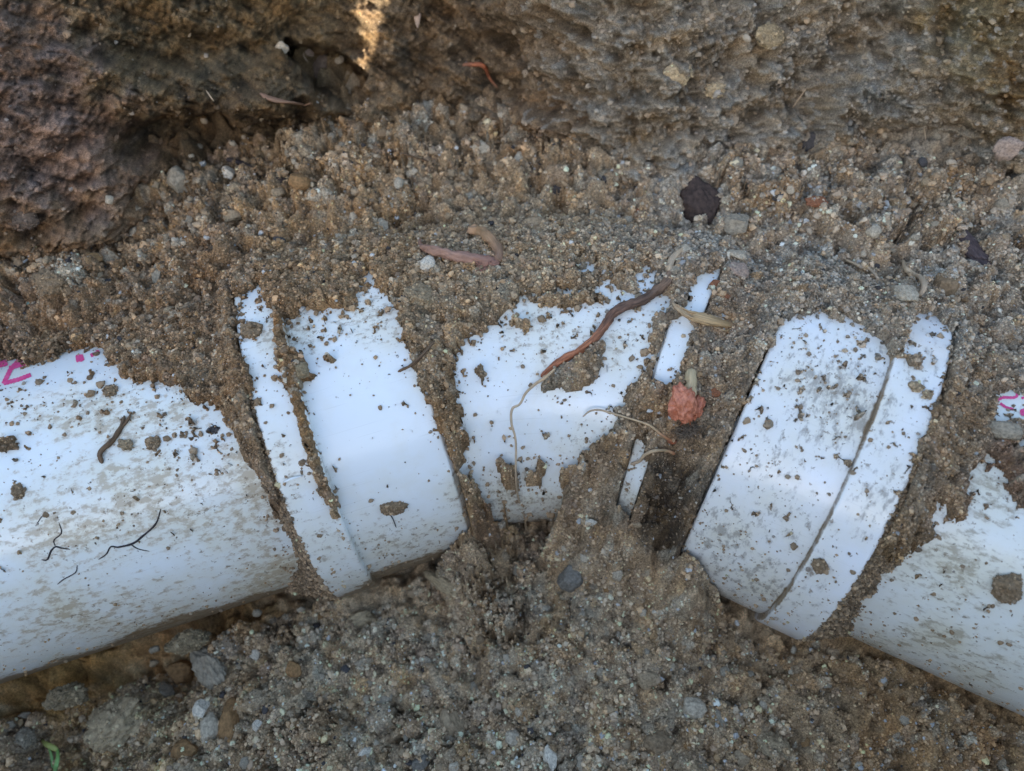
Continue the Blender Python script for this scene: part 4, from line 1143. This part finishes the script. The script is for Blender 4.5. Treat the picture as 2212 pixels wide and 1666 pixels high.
hair_mesh('root_hairs', (1045, 578), 22, 60, plain('root_hair_red', (.2,.09,.07), (.32,.16,.12), 300, .8, 0), r, 9)
r = base_at('twig', 243, 954); tag(r, 'forked brown twig coated in sand lying on the left pipe', 'twig')
tube('stem', [(270,899,7,.0004),(262,926,9.5,.0006),(244,953,11,.0006),(224,971,11,.0006),(217,984,11,.0006),(222,1002,8,.0003)], M_TWIG, r, seg=10, knob=.35, seed=71)
tube('fork', [(284,893,4,.0003),(277,908,6,.0004),(263,926,7,.0005)], M_TWIG, r, seg=8, knob=.3, seed=72)
o = tube('twig', [(939,738,6,.001),(911,772,7.5,.0015),(889,792,7,.002),(860,805,6,.0012)], M_TWIG, seg=8, knob=.3); tag(o, 'short dark brown twig at the right edge of the bend socket', 'twig')
def hairroot(label, limbs):
    r = base_at('hair_root', limbs[0][0][0], limbs[0][0][1]); tag(r, label, 'root')
    for k, pts in enumerate(limbs):
        tube('strand', [(x, y, w_ * .75, .0001) for x, y, w_ in pts], M_DARKH, r, seg=6, knob=.35, seed=k * 5 + len(pts))
hairroot('longest dark hair root stuck to the left pipe, running diagonally', [[(348,1099,3),(337,1131,5),(310,1157,6),(287,1174,7),(257,1182,6),(240,1181,4.5),(230,1197,4),(213,1209,3)], [(283,1177,3.5),(300,1186,3.5),(323,1191,2.5)]])
hairroot('forked dark hair root stuck to the left pipe near the photo edge', [[(90,1209,3),(103,1209,4.5),(110,1191,5),(120,1181,5),(133,1184,4.5),(152,1187,3)], [(120,1180,3.5),(117,1167,3.5),(133,1151,4),(127,1127,3)]])
hairroot('faint short curved hair root above the forked one on the left pipe', [[(77,1137,2.4),(90,1117,3),(101,1111,2.4)]])
hairroot('short dark hair root lowest on the left pipe', [[(167,1221,3),(163,1237,3.4),(137,1252,3.4),(124,1263,2.4)]])
hairroot('tiny dark root sliver on the upper flank of the bend socket', [[(840,1108,3),(849,1122,3.2),(856,1140,2.4)]])
o = tube('plastic_shaving', [(612,1043,4,.0008),(630,1036,6,.0015),(655,1028,4,.0008)], plain('shaving', (.72,.73,.70), (.82,.83,.80), 300, .4, 0), seg=8, flat=.5); tag(o, 'curl of white plastic shaving on the bend collar', 'shaving')
o = tube('root', [(1950,562,7,0),(1958,585,11,.001),(1972,598,13,.0015),(1987,606,12,.002),(1994,624,12,.002),(1985,645,10,.001)], M_PALE, knob=.25, seed=81); tag(o, 'curled pale root piece behind the chalky stone at right', 'root')
o = tube('twig', [(1825,562,5,.0005),(1855,577,7,.001),(1877,584,7,.001),(1893,601,6,.0005),(1907,612,4,0)], M_PALE, seg=8, knob=.3); tag(o, 'thin crooked tan twig on the grey soil at right', 'twig')
o = tube('twig', [(1296,471,5,.0005),(1310,487,6.5,.0008),(1324,503,5,.0003)], M_PALE, seg=8, knob=.3); tag(o, 'short straight tan twig on the soil above the bend', 'twig')
o = tube('twig', [(490,345,8,.0005),(515,353,10,.001),(543,362,7,.0005)], M_DARKH, seg=8, knob=.3); tag(o, 'short blackish twig at the foot of the trench wall', 'twig')
o = tube('twig', [(825,318,3,.0008),(870,333,4.5,.001),(932,351,3,.0005)], M_TWIG, seg=7, knob=.2); tag(o, 'long thin brown twig in the loose soil under the wall hollow', 'twig')
o = tube('root', [(1000,140,7,.0005),(1022,143,9,.001),(1044,147,9,.001),(1059,166,7,.0008),(1074,190,5,.0003)], M_ORNG, knob=.3, seed=91); tag(o, 'reddish root end sticking out of the trench wall', 'root')
o = tube('dead_leaf', [(562,203,5,.001),(585,214,16,.0015),(620,223,20,.0015),(650,226,14,.001),(672,222,5,.0005)], root_mat('dead_leaf', [(0,(.20,.11,.07)),(.5,(.34,.19,.11)),(1,(.30,.17,.10))], (300,900)), flat=.3, knob=.3, seed=95); tag(o, 'curled orange-brown dead leaf under the wall ledge', 'leaf')
o = tube('root_fibre', [(446,197,2.6,.001),(455,207,3,.0012),(465,219,2.4,.0008)], M_PALE, seg=6); tag(o, 'fine pale fibre on the dark left part of the wall', 'root')
o = tube('root_fibre', [(1995,279,2.6,.001),(1997,292,3,.0012),(1998,305,2.4,.0008)], M_PALE, seg=6); tag(o, 'fine pale upright fibre on the right part of the wall', 'root')
o = tube('root_fibre', [(656,115,2.6,.001),(658,126,3,.002),(666,137,2.4,.001)], M_PALE, seg=6); tag(o, 'fine pale fibre hanging in the wall hollow', 'root')
o = tube('root_fibre', [(1712,232,2.4,.001),(1728,212,3,.0012),(1742,194,2.2,.0008)], M_PALE, seg=6); tag(o, 'fine tan fibre slanting up the middle of the wall', 'root')

# green sprout
G1 = root_mat('sprout_yellow', [(0,(.30,.30,.08)),(1,(.38,.42,.12))], (200,600), .5, .15)
G2 = root_mat('sprout_green', [(0,(.20,.36,.09)),(1,(.25,.45,.16))], (200,600), .5, .15)
r = base_at('seedling', 110, 1640); tag(r, 'tiny green seedling in the bottom left corner of the soil', 'plant')
tube('stem', [(92,1599,5,.002),(104,1608,10,.004),(122,1616,11,.006),(132,1622,8,.007)], G1, r, seg=10, flat=.45, knob=.05)
tube('leaf', [(132,1620,6,.007),(131,1640,9,.006),(126,1662,11,.005),(120,1690,9,.003)], G2, r, seg=10, flat=.3, knob=.05)
tube('leaf', [(108,1614,4,.003),(113,1632,6,.002),(116,1660,7,.001)], G2, r, seg=10, flat=.4, knob=.05)

# ------------------------------------------------------------------ stones one can name
ST = [
 ('stone',863,394,19,40,'pale','narrow pale shell-like chip, left of three above the bend socket',15,0),('stone',891,374,28,20,'pale','pale flat chip, topmost of three above the bend socket',-10,0),('stone',898,402,17,32,'pale','pale curved chip, right of three above the bend socket',-20,0),
 ('stone',1014,432,30,34,'pale','pale rounded stone on the soil above the Y-shaped root',0,0),('stone',1039,321,36,28,'pale','pale flat stone below the sunlit patch of the wall',0,0),('stone',924,570,30,36,'white','whitish stone touching the underside of the Y-shaped root',20,0),
 ('stone',823,487,30,36,'pale','pale angular stone left of the Y-shaped root',30,0),('stone',494,374,32,26,'white','whitish stone under the blackish twig',0,0),('stone',409,474,24,24,'grey','small square grey stone in the soil above the left pipe',5,0),('stone',236,434,18,18,'pale','single round pale pebble on the mauve soil at left',0,0),
 ('stone',600,417,32,26,'tan','tan stone beside the dark leaf scrap',0,0),('stone',648,391,44,40,'rusty','rounded orange-brown stone right of the dark leaf scrap',0,0),('stone',391,396,52,60,'grey','broad grey stone in the soil at the foot of the wall',0,0),('stone',502,467,38,36,'tan','square tan stone in the soil behind the left collar',15,0),
 ('stone',65,658,14,12,'teal','tiny teal chip in the soil at the left edge',0,0),('leaf_scrap',602,386,38,22,'bark','dark ragged leaf scrap on the soil below the wall ledge',20,0),('stone',366,670,22,24,'tan','yellowish stone in the soil behind the left pipe',0,0),('stone',341,592,26,42,'grey','upright grey stone in the soil behind the left pipe',0,0),
 ('soil_clod',115,612,66,46,'brown','big dark brown clod on the soil at the left edge',10,1),('soil_clod',50,472,56,38,'mauve','pinkish brown clod below the mauve wall lump',0,1),('soil_clod',905,645,60,50,'clod','sandy clod wedged beside the top of the bend socket',0,1),
 ('bark_chip',1513,436,66,84,'bark','black ragged bark chip on the grey soil right of centre',-25,0),('bark_chip',1764,437,46,30,'orange','small red-brown bark scrap on the grey soil at right',0,0),('bark_chip',2096,537,44,100,'barkb','long dark grey bark chip on the soil at the right edge',-28,0),
 ('bark_crumb',1379,454,9,11,'orange','tiny bright orange crumb on the soil above the bend',0,0),('stone',1360,474,22,30,'pale','pale oval stone beside the tiny orange crumb',15,0),('stone',1594,484,58,46,'grey','broad light grey stone below the black bark chip',0,0),('stone',1591,550,40,26,'pale','pale flat stone above the pinkish stone at the joint',10,0),
 ('stone',1482,540,30,36,'pale','pale rounded stone beside the upper end of the long root',0,0),('stone',1457,585,26,22,'grey','grey stone touching the long root where it enters the soil',0,0),('stone',1594,583,46,40,'pink','smooth pinkish stone near the top of the joint',0,0),('stone',1955,634,46,88,'pale','large chalky pale stone standing above the right collar',12,0),
 ('stone',2040,618,58,50,'brown','rounded brown stone right of the chalky stone',0,0),('stone',1749,306,44,46,'dark','dark grey stone lodged at the foot of the right wall',0,0),('stone',1200,409,32,26,'dark','small dark grey stone in the soil above the bend',0,0),('stone',1155,485,52,44,'tan','tan stone among loose soil between the root piece and the bark chip',0,0),
 ('stone',2176,321,50,44,'pink','pale pinkish stone in the wall at the right edge',0,1),('stone',2208,362,28,28,'tan','tan stone below the pinkish one at the right edge of the wall',0,0),('stone',1120,345,26,40,'pale','pale slanting stone at the foot of the middle wall',20,0),('soil_clod',1240,170,48,40,'clod','rounded sandy lump in the middle of the wall',0,1),
 ('stone',612,105,26,24,'pale','pale tan stone at the left end of the wall hollow',10,0),('stone',668,115,18,15,'pink','small pinkish stone at the top of the wall hollow',0,0),('stone',697,146,54,44,'mauve','dark purplish stone inside the wall hollow',-20,0),('stone',762,180,34,56,'tan','tan stone at the right end of the wall hollow',0,0),('stone',733,129,22,14,'pale','pale thin chip at the roof of the wall hollow',-30,0),('stone',904,38,15,44,'pink','upright pinkish sliver of stone near the top of the wall',-5,0),
 ('soil_clod',1460,165,54,40,'clodp','larger pale sandy lump in the upper right wall',0,1),('soil_clod',1545,195,42,28,'clodp','smaller pale sandy lump in the upper right wall, right of the larger one',0,1),('soil_clod',1660,80,62,38,'olive','olive brown lump near the top of the right wall',0,1),
 ('soil_clod',263,1556,136,110,'clodp','big pale sandy clod below the left pipe',0,1),('stone',453,1440,96,62,'grey','pale grey flat rock right of the rusty one below the left pipe',35,1),('stone',552,1413,30,48,'white','upright white chip below the left pipe',-20,0),('stone',388,1452,60,76,'rusty','rusty orange rock below the left pipe',0,0),('stone',492,1486,20,36,'white','narrow white chip below the pale grey flat rock',-25,0),
 ('stone',436,1531,34,36,'white','white angular chip right of the big sandy clod',0,0),('stone',453,1574,38,54,'pale','pale upright stone right of the big sandy clod',-10,0),('stone',556,1568,22,22,'white','small white square chip near the bottom edge',20,0),('stone',496,1559,54,78,'rusty','upright orange-brown rock near the bottom edge',0,0),('stone',397,1626,54,46,'rusty','rounded orange-brown rock at the bottom edge',0,0),
 ('stone',358,1490,38,34,'grey','rounded grey stone left of the rusty orange rock',0,0),('soil_clod',410,1384,74,50,'olive','olive brown clod tucked under the left pipe',0,1),('soil_clod',144,1503,76,56,'olive','olive brown clod in the hollow under the left pipe',0,1),('soil_clod',52,1596,40,38,'grey','grey crumbly clod beside the seedling',0,1),('stone',785,1624,34,22,'white','white flat chip at the bottom edge left of the blue stone',0,0),
 ('stone',908,1648,40,42,'blue','dark blue-grey stone at the bottom edge',0,0),('stone',634,1447,30,38,'rusty','small rusty stone in the sandy soil below the collar',-20,0),('stone',1105,1594,36,36,'pale','pale rounded stone near the bottom edge, middle',0,0),('stone',1189,1640,28,48,'white','white upright stone at the bottom edge, middle',-10,0),('stone',980,1568,58,84,'tan','large tan upright stone near the bottom edge',-10,0),
 ('stone',1497,1529,52,40,'pale','pale broad stone in the soil under the joint, lower right',0,0),('stone',1549,1546,24,46,'grey','narrow grey stone right of the pale broad one',-25,0),('soil_clod',1670,1615,70,62,'clod','tan clod at the bottom edge right of centre',0,1),('stone',1601,1641,46,36,'tan','tan stone at the bottom edge beside the tan clod',0,0),('stone',1256,1650,30,36,'pale','small pale stone at the bottom edge right of the white one',0,0),
 ('stone',1230,1249,52,58,'blue','bluish grey stone in the soil just under the bend',15,0),('stone',1335,1244,22,32,'pale','pale pebble in the soil under the joint',0,0),('stone',1415,1322,15,12,'white','tiny white pebble in the soil below the joint',0,0),('stone',1031,1309,24,16,'pale','small pale flat stone below the bend socket',0,0),('stone',1424,1602,54,46,'brown','brown rounded stone near the bottom edge',0,1),
 ('stone',1275,1129,26,16,'white','bluish white oval pebble in the dirt under the bend',0,0),('stone',1377,1133,20,18,'tan','yellowish pebble in the joint beside the lower white rim',0,0),('stone',960,1260,90,34,'clodp','pale flat clod just below the bend socket',-5,1),('stone',780,1340,60,40,'clodp','pale sandy lump below the collar of the bend',0,1),
 ('bark_crumb',1543,615,24,30,'orange','red-brown bark crumb on the top of the upper white rim',30,0),('bark_crumb',1568,639,24,13,'orange','flat red-brown bark crumb right of the upper white rim',-10,0),('bark_crumb',1545,848,28,18,'orange','dull orange bark crumb right of the root stub',0,0),
 ('soil_clod',545,716,46,36,'brown','brown crumbly clod on the top of the bend collar',10,1),('soil_clod',2176,1268,52,60,'brown','dark brown clod on the flank of the right pipe',0,1),('stone',2173,928,62,52,'grey','grey-brown stone resting on the right pipe below the pink lettering',20,0),('soil_clod',1978,837,24,20,'clod','sandy clod high on the right collar',0,1),('soil_clod',2003,853,17,17,'clod','small round clod beside the sandy one on the right collar',0,1),
 ('soil_clod',1772,1222,30,30,'brown','brown crumbly clod low on the right collar',0,1),('soil_clod',848,1097,50,28,'brown','flat brown clod low on the bend socket',8,1),('soil_clod',240,845,26,22,'brown','brown clod on the upper left pipe, above the forked twig',0,1),('soil_clod',332,957,30,24,'brown','brown clod on the left pipe, right of the forked twig',10,1),('soil_clod',462,928,20,12,'dark','small black crumb on the left pipe next to the collar',-20,0),
 ('soil_clod',275,960,28,22,'clod','sandy clod on the left pipe, touching the forked twig',0,1),('soil_clod',40,1062,24,28,'brown','brown clod on the left pipe near the photo edge',-30,1),('stone',615,815,11,26,'white','thin white sliver in the dirt groove of the bend',-15,0),('stone',652,800,30,30,'olive','olive pebble in the dirt groove of the bend',0,1),
]
for nm, px, py, w_, h_, key, lab, rot, cl in ST:
    cat = {'stone': 'stone', 'soil_clod': 'clod', 'bark_chip': 'bark', 'bark_crumb': 'bark', 'leaf_scrap': 'leaf'}[nm]
    put_stone(nm, px, py, w_, h_, key, lab, cat, rot=-rot, sub=5 if w_ * h_ > 2500 else 4, clod=bool(cl) or nm == 'bark_chip', flat=0.35 if nm in ('bark_chip', 'leaf_scrap') else 0.62, sink=0.30 if nm in ('bark_chip',) else 0.42)

# small pebbles nobody could tell apart: each one an object, grouped by colour and place
ZN = [('behind the pipe', 'the loose soil behind the pipe'), ('before the pipe', 'the soil in front of the pipe'), ('in the wall', 'the cut trench wall')]
KEYS = [('pale', 'pale', .30), ('grey', 'grey', .24), ('tan', 'tan', .24), ('brown', 'brown', .12), ('dark', 'blackish', .05), ('rusty', 'rusty', .05)]
taken = [(a[1], a[2], max(a[3], a[4]) * .6) for a in ST]
cnt = 0; tries = 0
while cnt < 170 and tries < 6000:
    tries += 1
    px, py = rnd.uniform(5, 2207), rnd.uniform(5, 1661)
    p = at(px, py)
    s_1, d_1 = sd_of(p[0], p[1])
    if abs(d_1) < 0.072 and p[2] > -0.02 and not (d_1 > 0.045): continue
    if any((px - a) ** 2 + (py - b) ** 2 < (r_ + 12) ** 2 for a, b, r_ in taken): continue
    f_1 = np.interp(p[0], WB[:, 0], WB[:, 1])
    zone = 2 if HIT['wall'] is not None else (0 if d_1 > 0 else 1)
    if zone == 2: continue
    if zone == 1 and px > 1500 and rnd.random() < 0.5: continue
    w_ = 12 * math.exp(abs(rnd.gauss(0, .40))); h_ = w_ * rnd.uniform(.7, 1.15)
    kk = rnd.choices(KEYS, [k[2] for k in KEYS])[0]
    put_stone('pebble', px, py, w_, h_, kk[0], 'small %s pebble among others like it in %s' % (kk[1], ZN[zone][1]), 'pebble', 'small %s pebbles in %s' % (kk[1], ZN[zone][1]), rot=rnd.uniform(0, 180), sub=3, sink=.58, clod=rnd.random() < .6)
    taken.append((px, py, w_ * .5)); cnt += 1

# sand sticking to the clods
cp, cs2, cc2 = [], [], []
for o in list(COL.objects):
    if o.name.split('.')[0] != 'soil_clod': continue
    mw = np.array(o.matrix_world); co = np.empty(len(o.data.vertices) * 3, np.float32); o.data.vertices.foreach_get('co', co)
    W_ = (np.c_[co.reshape(-1, 3), np.ones(len(co) // 3)] @ mw.T)[:, :3]
    ext = np.ptp(W_, axis=0).max(); n_ = int(min(900, 60 + (ext / 0.0008) ** 2 * 1.2))
    q_ = RS.randint(0, len(W_), n_)
    base_c = np.array([e.color[:3] for e in o.data.materials[0].node_tree.nodes['Color Ramp'].color_ramp.elements]).mean(0)
    cp.append(W_[q_]); cs2.append(0.00026 * np.exp(RS.normal(0, 0.5, n_)).clip(.5, 3)); cc2.append((base_c * np.exp(RS.normal(.1, .35, n_))[:, None]).clip(.02, .6))
scatter('clod_grains', np.vstack(cp), np.concatenate(cs2), np.vstack(cc2), 'sand grains sticking to the larger soil clods', 'soil')
